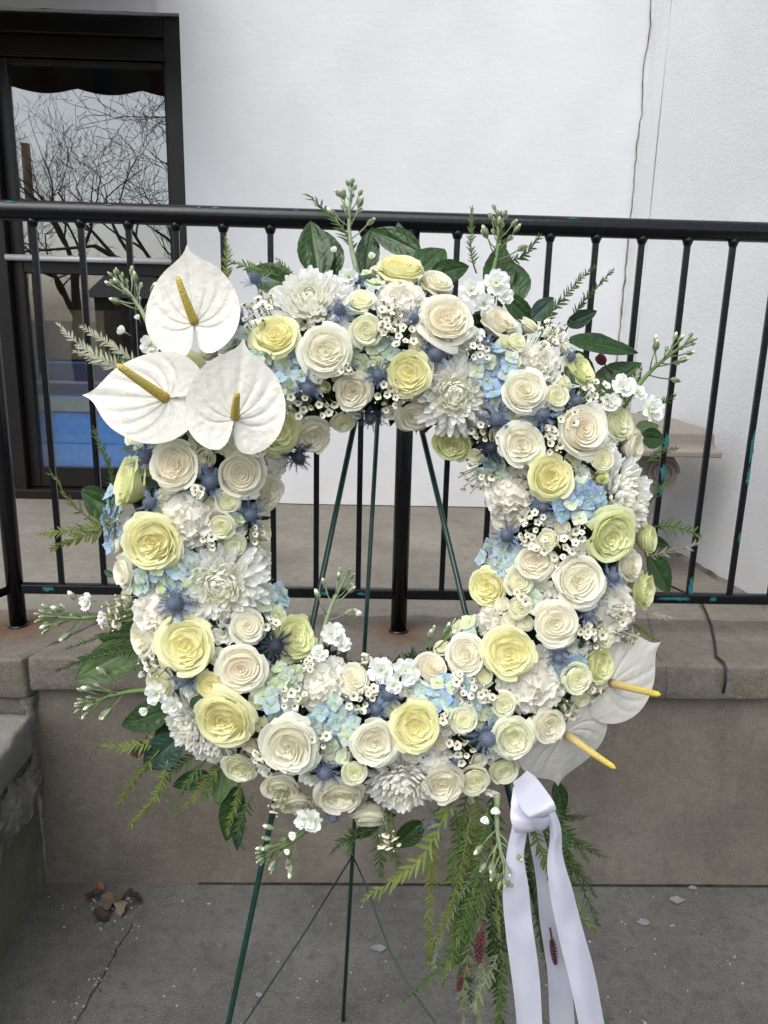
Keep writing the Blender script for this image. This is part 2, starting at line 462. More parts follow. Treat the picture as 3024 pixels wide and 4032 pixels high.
tag(obj('cardboard_box', bevel(b.mesh('cardboard_box', simple('cardboard', (.26, .2, .13), .8), False), .004, 1)), 'plain brown cardboard box on the cabinet behind the glass', 'box')

# ------------------------------------------------------------------ railing
RY = 1.85
rail = thing('railing', 'black painted metal railing chipped to teal along the porch edge', 'railing')
b = MB(); b.tube([(-1.02 + i * .1, RY, 1.627 + .0006 * noise.noise(Vector((i, 0, 0)))) for i in range(33)], .0225, 20)
obj('top_rail', b.mesh('top_rail', M['black']), rail)
b = MB(); b.box(-.85, 2.2, RY - .011, RY + .011, .722, .748)
obj('bottom_rail', bevel(b.mesh('bottom_rail', M['black'], False), .004, 2), rail)
for px in (.1, -.867):
    b = MB(); b.tube([(px, RY, .628), (px, RY, 1.61)], .0205, 20)
    b.tube([(px, RY, .632), (px, RY, .638)], .026, 20)
    obj('post', b.mesh('post', M['black']), rail)
bb = MB(); bb.box(-.0068, .0068, -.0068, .0068, .735, 1.612)
bm_ = bevel(bb.mesh('baluster', M['black'], False), .003, 2)
bx = [.1 + .1062 * k for k in range(-8, 18) if k != 0]
for x in bx:
    o = obj('baluster', bm_, rail); o.location = (x, RY, 0)
b = MB()                                       # weld fillets under the top rail
for x in bx: b.tube([(x, RY, 1.593), (x, RY, 1.612)], [.009, .016], 8)
obj('weld', b.mesh('weld', M['black']), rail)
b = MB(); b.tube([(-.87, RY, .735), (-1.3, RY - .45, .62)], .011, 8); b.tube([(-.9, RY, 1.627), (-1.4, RY - .55, 1.5)], .0225, 14)
obj('stair_rail', b.mesh('stair_rail', M['black']), rail)
def chip(cx, cz, w_, h_, seed, y=RY - .0078):  # a flake of bare undercoat, 1 mm proud
    r = random.Random(seed); n = 34
    pts = []
    for i in range(n):
        a = 2 * pi * i / n; k = .5 + .6 * r.random()
        sx = max(-1, min(1, cos(a) * 1.25)); sz = sin(a)
        pts.append((cx + sx * w_ * .5 * k, y, cz + sz * h_ * .5 * k))
    q = MB(); q.add(pts + [(p[0], y + .004, p[2]) for p in pts], [tuple(range(n))[::-1]] + [(i, (i + 1) % n, n + (i + 1) % n, n + i) for i in range(n)])
    return obj('bare_patch', q.mesh('bare_patch', M['teal'], False), rail)
def bal_near(px, py):
    p = on_y(px, py, RY); return min(bx, key=lambda x: abs(x - p.x)), p.z
for px, py, w_, h_, s in ((1446, 955, .013, .05, 1), (1436, 1020, .012, .05, 2), (1428, 1060, .010, .03, 14), (1504, 1265, .013, .055, 3), (1632, 965, .009, .09, 4), (1628, 1030, .008, .05, 5), (1618, 1160, .006, .03, 6)):
    x, z = bal_near(px, py); chip(x + (.001 if s < 4 else .002), z, w_, h_, s)
for px, py, w_, h_, s in ((1455, 1297, .09, .012, 7), (1535, 1299, .02, .012, 8), (700, 1281, .03, .012, 9), (108, 1270, .03, .012, 10), (780, 1283, .02, .01, 11)):
    p = on_y(px, py, RY); chip(p.x, .735 + .002, w_, h_, s, RY - .0122)
for px, py, s in ((235, 450, 1), (20, 437, 2), (430, 442, 3), (465, 455, 4), (1240, 470, 5), (640, 452, 6)):
    p = on_y(px, py, RY - .02); q = MB(); q.ball((p.x, RY - .0165, 1.642), (.006 + .004 * (s % 3), .0025, .0028), 8)
    obj('bare_patch', q.mesh('bare_patch', M['teal']), rail)

# ------------------------------------------------------------------ cast-stone bench by the side wall
bench = thing('bench', 'cast stone bench with a scrolled leg behind the railing at right', 'bench')
b = MB()
BX0, BX1, BY0, BY1 = .62, 1.085, 2.27, 2.76
def ogee(z): return [(.400, .0), (.418, .0), (.424, -.012), (.436, -.018), (.452, -.020), (.470, -.022), (.476, -.030), (.482, -.036)][z]
rows = []
for i in range(8):
    z, o = ogee(i)
    rows.append([(BX0 - o, BY0 - o, z + .63), (BX1 + o, BY0 - o, z + .63), (BX1 + o, BY1 + o, z + .63), (BX0 - o, BY1 + o, z + .63)])
vs = [v for r in rows for v in r]
fs = [(i * 4 + j, i * 4 + (j + 1) % 4, i * 4 + 4 + (j + 1) % 4, i * 4 + 4 + j) for i in range(7) for j in range(4)] + [(3, 2, 1, 0), (28, 29, 30, 31)]
b.add(vs, fs)
obj('seat', bevel(b.mesh('seat', M['bench'], False), .004, 2), bench)
def bench_leg(y0, y1):
    # profile of the leg in x-z: scrolls under the seat, narrow waist, spreading foot
    cx = (BX0 + BX1) / 2 - .04; half = []
    for i in range(41):
        v = i / 40; z = .63 + .40 * (1 - v)
        if v < .34: wd = .135 + .045 * sqrt(max(0, 1 - ((v - .17) / .17) ** 2))
        else: wd = .135 - .045 * sin((v - .34) / .66 * pi * .62) + .05 * max(0, (v - .72) / .28) ** 1.5
        half.append((wd, z))
    ring = [(cx + a, z) for a, z in half] + [(cx - a, z) for a, z in reversed(half)]
    q = MB(); n = len(ring)
    q.add([(x, y0, z) for x, z in ring] + [(x, y1, z) for x, z in ring], [(i, (i + 1) % n, n + (i + 1) % n, n + i) for i in range(n)])
    for off, rev in ((0, False), (n, True)):
        q.f += [tuple(off + k for k in ((i, n - 1 - i, n - 2 - i, i + 1) if not rev else (i + 1, n - 2 - i, n - 1 - i, i))) for i in range(40)]; q.mi += [0] * 40
    lg = obj('leg', q.mesh('leg', M['bench'], False), bench)
    for sx in (-1, 1):
        q = MB(); pts = []
        for i in range(50):
            a = i / 49 * 2.3 * 2 * pi; r = .052 * (1 - i / 62)
            pts.append((cx + sx * (.13 + r * cos(a)), y0 - .002, .965 + r * sin(a)))
        q.tube(pts, .0055, 6); obj('scroll', q.mesh('scroll', M['bench']), lg)
bench_leg(2.36, 2.45); bench_leg(2.60, 2.69)

# cable over the ledge
b = MB()
cpts = [on_z(1512, 1296, .640), on_z(1524, 1320, .638), on_z(1537, 1352, .638), on_z(1544, 1390, .638), on_z(1547, 1418, .640)]
q_ = cpts[-1]; cpts += [Vector((q_.x + .001, 1.664, .642)), Vector((q_.x + .001, 1.652, .634)), Vector((q_.x + .002, 1.647, .60)), Vector((q_.x + .002, 1.65, .572))]
b.tube([cpts[0] + Vector((-.1, .3, 0))] + cpts, .0035, 8)
tag(obj('cable', b.mesh('cable', M['cable'])), 'thin black cable hanging over the porch ledge at right', 'cable')
b = MB(); c2 = [on_z(1398, 1330, .638), on_z(1408, 1365, .638), on_z(1417, 1410, .639)]
q_ = c2[-1]; c2 += [Vector((q_.x, 1.652, .63)), Vector((q_.x + .003, 1.647, .595)), Vector((q_.x + .004, 1.65, .55))]
b.tube(c2, .0006, 6)
tag(obj('wire', b.mesh('wire', M['cable'])), 'hair-thin dark wire on the ledge beside the upper right anthurium', 'wire')

# litter in the corner
def dead_leaf(x, y, z, s, rz, col, seed, label, fold=.5):
    r = random.Random(seed)
    def f(u, v):
        a = (u - .5) * 2; wd = sin(pi * min(1, v * .98 + .02)) ** .7 * (.34 + .08 * sin(v * 14 + seed))
        return Vector((a * wd, v - .5, fold * abs(a) * wd + .22 * sin(v * 3.4 + seed) + .10 * noise.noise(Vector((a * 2, v * 4, seed)))))
    b = MB(); b.grid(f, 6, 10)
    o = obj('dead_leaf', b.mesh('dead_leaf', leaf_mat('dead_leaf_%d' % seed, col, tuple(c * .6 for c in col), .8, .1)), None, None,
            Matrix.Translation((x, y, z)) @ Matrix.Rotation(rz, 4, 'Z') @ Matrix.Rotation(r.uniform(-.5, .5), 4, 'X') @ Matrix.Scale(s, 4))
    return tag(o, label, 'dead leaf', 'dead leaves in the wall corner')
for px, py, s, rz, col, sd_, lab in (
    (205, 1935, .065, 1.2, (.26, .12, .05), 1, 'curled rust brown dead leaf leaning on the porch wall foot'),
    (232, 1952, .055, .3, (.15, .12, .075), 2, 'pale tan dead leaf in the middle of the corner litter'),
    (250, 1938, .05, 2.4, (.13, .105, .07), 3, 'tan crumpled dead leaf at the back of the corner litter'),
    (218, 1978, .045, .9, (.05, .035, .03), 4, 'dark brown dead leaf nearest the viewer in the corner litter'),
    (288, 1945, .045, 1.9, (.045, .03, .025), 5, 'blackened dead leaf at the right end of the corner litter'),
    (262, 1962, .04, .1, (.24, .2, .13), 6, 'small straw-coloured dead leaf right of the corner litter')):
    p = on_z(px, py, .012); dead_leaf(p.x, p.y, .012 + .004 * (sd_ % 3), s, rz, col, sd_, lab)
b = MB(); r = random.Random(5)
for i in range(420):
    if i < 90: p = on_z(r.gauss(235, 45), r.gauss(1958, 22), .0)
    elif i < 130:
        u = r.random(); p = on_z(285 - 140 * u + r.gauss(0, 12), 2000 + 212 * u, 0)
    else: p = Vector((r.uniform(-.75, .9), r.uniform(.9, 1.68), 0))
    if p.y > 1.685 or p.x < -.77: continue
    s = r.uniform(.0012, .0038) * (1.3 if r.random() < .1 else 1)
    b.ball((p.x, p.y, s * .4), (s, s * r.uniform(.6, 1), s * .5), 5, 0 if r.random() < .6 else 1)
g = obj('grit', b.mesh('grit', [simple('pale_grit', (.3, .295, .28), .8), simple('dark_grit', (.07, .06, .05), .9)], False))
g['kind'] = 'stuff'; tag(g, 'pale and dark grit scattered over the pavement', 'grit')
b = MB()                                        # crack across the pavement
pts = [on_z(285 - 170 * u + 5 * noise.noise(Vector((u * 9, 0, 0))) + 3 * noise.noise(Vector((u * 30, 0, 5))), 1995 + 300 * u, .003) for u in [i / 60 for i in range(61)]]
vs = []
for i, p in enumerate(pts):
    wd = .0007 + .0022 * abs(noise.noise(Vector((i * .4, 3, 0)))); vs += [p - Vector((wd, 0, 0)), p + Vector((wd, 0, 0))]
b.add(vs, [(2 * i, 2 * i + 1, 2 * i + 3, 2 * i + 2) for i in range(60)])
structure(obj('pavement_crack', b.mesh('pavement_crack', M['crack'], False)))
b = MB(); b.add([(-.4, 1.684, .004), (3, 1.681, .004), (3, 1.694, .004), (-.4, 1.694, .004)], [(0, 1, 2, 3)])
structure(obj('pavement_joint', b.mesh('pavement_joint', M['crack'], False)))
for i, (px, py, s) in enumerate(((817, 2048, .012), (1390, 1992, .012), (1462, 1944, .014), (1497, 1918, .008), (560, 2150, .006))):
    p = on_z(px, py, .004); rr = random.Random(i); q = MB()
    ring = [(p.x + s * cos(a) * rr.uniform(.6, 1.2) * 1.4, p.y + s * sin(a) * rr.uniform(.5, 1.0)) for a in [k * pi / 5 for k in range(10)]]
    q.add([(x, y, .004) for x, y in ring] + [(x, y, .0065) for x, y in ring], [tuple(range(10, 20))] + [(k, (k + 1) % 10, 10 + (k + 1) % 10, 10 + k) for k in range(10)])
    tag(obj('paint_chip', q.mesh('paint_chip', simple('paint_chip_%d' % i, (.2, .205, .205), .7), False)),
        ('pale paint flake on the pavement right of the rear easel leg', 'pale flake on the pavement right of the ribbon tails', 'larger pale flake on the pavement near the porch wall at right', 'tiny white flake against the porch wall foot at right', 'tiny pale flake on the pavement left of the easel')[i], 'paint flake')
# ------------------------------------------------------------------ what the door glass mirrors: bare trees, a hedge line, a house, the awning above
def bare_tree(name, base, h, seed, label, aim, spread=.9, dens=1.0):
    r = random.Random(seed); tw = MB(); tk = MB()
    def grow(p, d, ln, rad, lev, mb):
        pts = [p]; rs = [rad]; n = 5
        for i in range(n):
            d = (d + Vector((r.gauss(0, .13), r.gauss(0, .13), r.gauss(0.03, .10)))).normalized()
            p = p + d * ln / n; pts.append(p); rs.append(max(.0026, rad * (1 - .5 * (i + 1) / n)))
        mb.tube(pts, rs, 6 if lev < 2 else 4, cap=False)
        if lev >= 6: return
        k = {0: 4, 1: 4, 2: 3, 3: 3, 4: 3, 5: 2}[lev]
        for i in range(k):
            f = r.uniform(.35, 1.0) if i else 1.0
            j = min(n, max(1, int(round(f * n)))); q = pts[j]
            a = Vector((r.gauss(0, 1), r.gauss(0, 1), r.gauss(.25, .6))).normalized()
            nd = (d * (1 - spread * .45) + a * spread * .75 + (aim * .35 if lev < 2 else Vector((0, 0, 0)))).normalized()
            grow(q, nd, ln * r.uniform(.55, .8), rs[j] * .68, lev + 1, tw)
    grow(Vector(base), Vector((0, 0, 1)), h, h * .07, 0, tk)
    t = thing(name, label, 'tree'); bk = simple(name + '_bark', (.12, .095, .07), .9)
    obj('trunk', tk.mesh('trunk', bk), t); obj('crown', tw.mesh('crown', bk), t)
bare_tree('bare_tree', (-2.3, -3.6, 0), 2.0, 4, 'bare twisted tree mirrored in the upper door glass', Vector((-1, 0, .25)))
bare_tree('bare_tree', (-6.0, -10, 0), 2.2, 9, 'distant bare tree mirrored low at the left of the door glass', Vector((.2, 0, .6)))
b = MB(); b.tube([(-7.6, -12, 0), (-7.6, -12, 5.0)], .1, 10)
tag(obj('wooden_pole', b.mesh('wooden_pole', simple('pole_wood', (.35, .27, .17), .8))), 'pale wooden pole mirrored in the door glass', 'pole')
hs_ = thing('house', 'low brick house mirrored dimly in the door glass', 'house')
b = MB(); b.box(-9, -3.6, -26, -20, 0, 1.9); obj('wall', b.mesh('wall', simple('house_brick', (.17, .13, .1), .9, var=.4, sc=6), False), hs_)
b = MB(); b.add([(-9.3, -26, 1.9), (-3.3, -26, 1.9), (-3.3, -19.7, 1.9), (-9.3, -19.7, 1.9), (-9.3, -23, 3.0), (-3.3, -23, 3.0)], [(3, 2, 5, 4), (0, 4, 5, 1), (0, 3, 4), (1, 5, 2)])
obj('roof', b.mesh('roof', simple('house_roof', (.06, .06, .065), .9), False), hs_)
aw = thing('awning', 'dark striped awning over the door, mirrored at the top of the glass', 'awning')
AX0, AX1, AY, AZ = -3.0, -.80, 2.50, 2.45
def cloth(u, v): return Vector((AX0 + u * (AX1 - AX0), 3.24 - v * (3.24 - AY), 3.05 - v * (3.05 - AZ - .2)))
def valance(u, v):
    s = abs(sin(u * pi * 7))
    return Vector((AX0 + u * (AX1 - AX0), AY - .004, AZ + .2 - v * (.18 + .025 * s)))
sm = [simple('awning_navy', (.012, .02, .05), .8), simple('awning_maroon', (.06, .01, .01), .8), simple('awning_taupe', (.05, .045, .036), .8)]
for nm, f_, nu, nv in (('canopy', cloth, 24, 6), ('valance', valance, 144, 2)):
    q = MB(); q.grid(f_, nu, nv); q.mi = [(0, 2, 2, 1, 2, 2)[int((i % nu) / nu * 24) % 6] for i in range(nu * nv)]
    obj(nm, q.mesh(nm, sm), aw)
b = MB(); b.tube([(AX0, 3.22, 2.6), (AX0, AY + .02, AZ + .19), (AX1, AY + .02, AZ + .19), (AX1, 3.22, 2.6)], .01, 8); obj('awning_frame', b.mesh('awning_frame', M['black']), aw)

# ------------------------------------------------------------------ wreath frame and easel
TILT = radians(16)
WC0 = on_y(825, 1165, 1.075)                    # centre of the ring
WN = Vector((0, -cos(TILT), sin(TILT))); WV = Vector((0, sin(TILT), cos(TILT))); WU = Vector((1, 0, 0))
WR, WA, WB = .268, .113, .082                   # ring radius, flower bed half width and height
def at(x, y, n=0.0):                            # point of the plane n metres in front of the ring's middle plane
    return on_plane(x, y, WC0 + WN * n, WN)
def uv(p):
    d = p - WC0; return d.dot(WU), d.dot(WV)
def bed(x, y, lift=0.0, f=None):
    """point and outward direction of the flower bed under view pixel x, y"""
    n = WB * .8
    for _ in range(4):
        p = at(x, y, n); a, b_ = uv(p); rho = hypot(a, b_)
        t = max(-.96, min(.96, (rho - WR) / WA)); c = sqrt(1 - t * t)
        n = WB * c + lift
    rad = (WU * a + WV * b_) / max(rho, 1e-6)
    fd = WN * (c * .95 + .12) + rad * t * .85
    if f: fd = WU * f[0] + WV * f[1] + WN * sqrt(max(.02, 1 - f[0] ** 2 - f[1] ** 2))
    fd = fd.normalized()
    return at(x, y, n), fd, rad, t
def frame(p, z, spin=None, sc=1.0, up=None):
    z = z.normalized()
    x = (up or WV).cross(z).normalized(); y = z.cross(x)
    m = Matrix((x, y, z)).transposed()
    if spin: m = m @ Matrix.Rotation(spin, 3, 'Z')
    return Matrix.Translation(p) @ m.to_4x4() @ Matrix.Scale(sc, 4)

leafgreen = leaf_mat('dark_filler_leaf', (.018, .04, .014), (.035, .07, .022), .45, .1)
wf = thing('wreath_form', 'dark green foam wreath ring packed with filler leaves, hung on the easel', 'wreath form')
b = MB()
def tor(u, v):
    a, c = u * 2 * pi, v * 2 * pi
    return WC0 + (WU * cos(a) + WV * sin(a)) * (WR + .07 * cos(c)) + WN * (.048 * sin(c) - .005)
b.grid(tor, 72, 16); obj('foam_ring', b.mesh('foam_ring', simple('moss_green_foam', (.02, .035, .015), .9, .1)), wf)
def leaf_grid(mb, p, d, nrm, ln, wd, fold=.25, bend=.2, nu=2, nv=4):
    s_ = d.cross(nrm).normalized()
    def f(u, v):
        a = (u - .5) * 2; q = sin(pi * v ** .8) ** .85 * wd * .5 * a
        return p + d * (ln * v) + s_ * q + nrm * (abs(q) * fold - bend * ln * v * v)
    mb.grid(f, nu, nv)
b = MB(); r = random.Random(21)
for i in range(2600):
    a = r.uniform(0, 2 * pi); c = r.uniform(-.5, pi + .5)
    rd = WU * cos(a) + WV * sin(a)
    o_ = rd * cos(c) + WN * sin(c)
    p = WC0 + rd * WR + rd * cos(c) * .068 + WN * sin(c) * .046
    d = (o_ + Vector((r.gauss(0, 1), r.gauss(0, 1), r.gauss(0, 1))) * .55).normalized()
    nr = (o_ + Vector((r.gauss(0, 1), r.gauss(0, 1), r.gauss(0, 1))) * .5); nr = (nr - d * nr.dot(d)).normalized()
    leaf_grid(b, p, d, nr, r.uniform(.022, .042), r.uniform(.009, .016))
fo = obj('filler_leaves', b.mesh('filler_leaves', leafgreen), wf); fo['kind'] = 'stuff'

ez = thing('easel', 'thin dark green wire easel standing behind the wreath', 'easel')
def leg_line(a, b_, n0, ext):
    p, q = at(a[0], a[1], n0), at(b_[0], b_[1], n0)
    d = (q - p).normalized(); return p - d * ext[0], p + d * ((-p.z) / d.z) if ext[1] is None else q + d * ext[1]
la, lb = leg_line((770, 895), (500, 2180), -.07, (.20, None))
ra, rb = leg_line((916, 950), (1012, 1350), -.07, (.22, None))
for p, q in ((la, lb), (ra, rb)):
    m_ = MB(); m_.tube([p, q], .0043, 10); m_.tube([q, q + Vector((0, 0, .004))], .0055, 10); obj('leg', m_.mesh('leg', M['easel']), ez)
foot = on_z(741, 2205, 0.0)
apex = (la + ra) / 2 + Vector((0, .012, -.01))
hole = on_plane(815, 920, apex, (Vector((1, 0, 0)).cross(foot - apex)).normalized())
apex = foot + (hole - foot) * 1.10
m_ = MB(); m_.tube([apex, foot], .0038, 10); obj('leg', m_.mesh('leg', M['easel']), ez)
m_ = MB(); m_.tube([la, (la + ra) / 2 + Vector((0, 0, .012)), ra], .0045, 10); m_.tube([(la + ra) / 2 + Vector((0, 0, .008)), apex], .004, 8); obj('top_bar', m_.mesh('top_bar', M['easel']), ez)
m_ = MB(); hk1, hk2 = at(742, 1000, -.07), at(929, 1000, -.07); m_.tube([hk1, hk2], .003, 8)
jn = foot + (hole - foot) * ((on_plane(760, 1848, foot, (Vector((1, 0, 0)).cross(hole - foot)).normalized()).z) / hole.z)
wl = MB(); el = on_y(527, 2212, .93); wl.tube([jn, (jn + el) / 2 + Vector((0, 0, -.006)), el, on_y(470, 2300, .88)], .0016, 6); obj('brace_wire', wl.mesh('brace_wire', M['easel']), ez)
wl = MB(); pr = [on_y(x, y, 1.21 - .20 * i / 6) for i, (x, y) in enumerate(((764, 1850), (790, 1910), (818, 1990), (845, 2060), (880, 2125), (915, 2175), (945, 2216)))]
wl.tube([jn] + pr[1:] + [on_y(1000, 2290, .97)], .0016, 6); obj('brace_wire', wl.mesh('brace_wire', M['easel']), ez)
# ------------------------------------------------------------------ flower building blocks (unit size: 1 across, face along +Z, base at the origin side -Z)
M['rose'] = petal_mat('rose_petal', .44, .55, .25, (1.0, .98, .88))
M['carn'] = petal_mat('carnation_petal', .4, .6, .2, (.98, .99, .9))
M['mum'] = petal_mat('chrysanthemum_petal', .42, .5, .3, (.97, .97, .86))
M['hyd'] = petal_mat('hydrangea_petal', .25, .6, .2, (.95, 1.0, .7))
M['stock'] = petal_mat('stock_petal', .3, .55, .25, (.92, .96, .78))
M['sepal'] = leaf_mat('green_sepal', (.12, .2, .05), (.2, .28, .09), .5, .15)

def smooth01(x): x = max(0, min(1, x)); return x * x * (3 - 2 * x)
def rose_variant(seed, N, style):
    """petals wrap up into a cup; only the outer ones open flat and roll their edges back"""
    r = random.Random(seed); out = []
    nu, nv = 11, 8
    ell = r.uniform(.62, .85) if style == 'garden' else .95
    ea = r.uniform(0, pi); openness = r.uniform(.75, 1.15); wav = r.uniform(0, 6)
    for i in range(N):
        q = i / (N - 1)
        ou = max(0, (q - .62) / .38)
        th = i * 2.39996 + r.gauss(0, .3 + .25 * (ou > 0))                      # 0 for the cup, 1 for the outermost guard petal
        if style == 'bud': rho = .03 + .27 * q; zt = .16 - .20 * q; al = 1.9 - .75 * q; fl = .012 + .03 * q; ou = 0
        elif style == 'spiral': rho = .016 + .36 * min(1, q / .62) ** 1.1 + .11 * ou ** 1.1; zt = .10 - .035 * q - .085 * ou ** 1.4; al = 1.85 - .75 * q; fl = .014 + .026 * q + .085 * ou * openness
        else: rho = .012 + .37 * min(1, q / .62) ** 1.0 + .105 * ou ** 1.1; zt = .055 + .045 * min(1, q / .45) - .095 * ou ** 1.4; al = 1.3 - .15 * q; fl = .016 + .03 * q + .085 * ou * openness
        zt += r.gauss(0, .014 + .012 * ou); rho *= 1 + r.gauss(0, .06)
        if ou > 0: rho *= r.uniform(.93, 1.1); al *= r.uniform(.75, 1.05); zt += r.gauss(0, .02)
        fz = fl * (1.9 - .9 * ou)
        curl = ou ** 1.0 * r.uniform(.5, 1.4)
        ph, fr = r.uniform(0, 6), r.uniform(2.5, 5)
        amp = (.008 + .014 * (1 - q) + .012 * ou if style == 'garden' else .005 + .012 * ou) * r.uniform(.5, 1.5)
        point = r.uniform(.2, 1.9) * ou; nick = r.uniform(.006, .02)
        twist = r.uniform(.10, .20) * (1 if style != 'garden' else (1 if r.random() < .5 else -1))
        zb = -.44 + .16 * (1 - q)
        def f(u, v):
            s = (u - .5) * 2; a_ = abs(s)
            t = v * (1 - .06 * a_ ** 3 - .05 * (1 - q) * a_ + nick * sin(8.5 * s + ph * 3) + nick * .7 * sin(15 * s + ph))
            e = max(0, (t - .62) / .38)
            r1 = max(.006, rho - fl)
            g = min(1, t / .62)
            rr = .3 * r1 + .7 * r1 * sin(g * pi / 2) ** .75 + fl * e ** 1.3
            z = zb + (zt - fz - zb) * g + fz * e ** .85
            rr *= 1 + twist * s * (.3 + .7 * t) * (1 - .5 * q)
            if style == 'garden' and q < .6: rr *= 1 + (.26 * sin(3 * s + ph) + .13 * sin(fr * 1.7 * s + ph * 2)) * t * (1 - q * 1.3)
            rr += curl * .035 * e * e * (1 + 1.2 * a_ ** 2 * point)
            z -= curl * (.085 * e ** 3 + .075 * e ** 1.5 * a_ ** 3 * point)
            z += amp * sin(fr * s + ph) * t ** 3
            rr += amp * .9 * cos(fr * 1.3 * s + ph) * t ** 2
            if style == 'spiral' and ou == 0: rr *= 1 + .10 * t * sin(2 * (th + s * al) + wav) + .06 * t * sin(4.3 * s + ph)
            an = th + s * al * (.6 + .4 * min(1, t * 1.5)) * (1 - .15 * e ** 3 * (.3 + .7 * q))
            x, y = rr * cos(an), rr * sin(an)
            k = ell + (1 - ell) * smooth01(q * 1.4)
            xa = x * cos(ea) + y * sin(ea); ya = (-x * sin(ea) + y * cos(ea)) * k
            return Vector((xa * cos(ea) - ya * sin(ea), xa * sin(ea) + ya * cos(ea), z))
        b = MB(); b.grid(f, nu, nv, 0, lambda u, v: v)
        out.append((b.mesh('petal', M['rose']), q))
    if style != 'bud':                                    # added dome standing for packed petals, keeps the gaps between rims bright
        b = MB(); b.grid(lambda u, v: Vector((.37 * v * cos(u * 2 * pi), .37 * v * sin(u * 2 * pi) , .015 + .035 * v - .12 * max(0, v - .8) / .2)), 18, 6, 0, lambda u, v: .5)
        out.append((b.mesh('added_core', M['rose']), 0.1))
    return out
ROSE = {'garden': [rose_variant(s, 42, 'garden') for s in (1, 2, 3, 4, 5)], 'spiral': [rose_variant(s, 26, 'spiral') for s in (11, 12, 13, 14)],
        'small': [rose_variant(s, 22, 'spiral') for s in (21, 22, 23)], 'bud': [rose_variant(s, 13, 'bud') for s in (31, 32)]}
def calyx_mesh():
    b = MB()
    b.tube([(0, 0, -.75), (0, 0, -.5)], [.03, .03], 6); b.ball((0, 0, -.46), (.09, .09, .1), 8)
    for k in range(5):
        a = k * 2 * pi / 5
        d = Vector((cos(a), sin(a), 0))
        def f(u, v):
            s = (u - .5) * 2
            return d * (.05 + .24 * sin(v * 1.5)) + Vector((-d.y, d.x, 0)) * s * .055 * (1 - v) + Vector((0, 0, -.46 + .28 * v - .1 * v * v))
        b.grid(f, 2, 5)
    return b.mesh('calyx', M['sepal'])
CALYX = calyx_mesh()
ROSECOL = {'W': ((.94, .90, .74), (.94, .93, .82)), 'P': ((.94, .87, .71), (.94, .92, .80)), 'Y': ((.94, .88, .50), (.92, .91, .60)),
           'G': ((.90, .90, .58), (.85, .88, .54)), 'S': ((.93, .92, .68), (.92, .93, .76)), 'C': ((.93, .90, .74), (.93, .91, .78))}
def lerp(a, b_, t): return tuple(x + (y - x) * t for x, y in zip(a, b_))
def add_petals(t, petals, c0, c1, r, v=.04, k=1.0):
    for m_, q in petals:
        c = lerp(c0, c1, smooth01(q * 1.5)); j = 1 + r.uniform(-v, v)
        obj(m_.name.split('.')[0], m_, t, tuple(min(.955, x * j * k) for x in c))

def carnation_variant(seed, N=38):
    r = random.Random(seed); out = []
    for i in range(N):
        q = (i + .5) / N; ps = radians(4 + 92 * q ** .62) + r.gauss(0, .07); th = i * 2.39996 + r.gauss(0, .2)
        ln = .36 + .14 * q + r.gauss(0, .02); wd = .20 + .17 * q
        ph = r.uniform(0, 6); fr = r.uniform(5, 8); tw = r.gauss(0, .5); amp = .045 + .02 * r.random()
        ax = Vector((sin(ps) * cos(th), sin(ps) * sin(th), cos(ps)))
        sd_ = Vector((-sin(th), cos(th), 0)); nr = ax.cross(sd_)
        c, s_ = cos(tw), sin(tw); sd2 = sd_ * c + nr * s_; nr2 = nr * c - sd_ * s_
        def f(u, v):
            s = (u - .5) * 2
            saw = .05 * ((u * 11 + seed) % 1) + .02 * sin(u * 40)
            t = v * (1 - .15 * s * s - saw * v)
            w_ = wd * (.15 + .85 * t ** 1.5)
            ruf = amp * sin(fr * s + ph) * t ** 2.2 + .02 * sin(fr * 2.7 * s + ph * 3) * t ** 3
            fold = .5 * (1 - q) * sin(2.2 * s + ph) * wd * t
            return Vector((0, 0, -.30)) + ax * (ln * t) + sd2 * (w_ * s * (1 - .25 * (1 - q))) + nr2 * (ruf + fold - .10 * t * t * q * -1 * .6)
        b = MB(); b.grid(f, 11, 5, 0, lambda u, v: v); out.append((b.mesh('petal', M['carn']), q))
    b = MB(); b.ball((0, 0, -.26), (.34, .34, .28), 12); out.append((b.mesh('added_core', M['carn']), .4))  # added core ball, keeps deep dark from showing between the petals
    return out
CARN = [carnation_variant(s) for s in (1, 2, 3)]
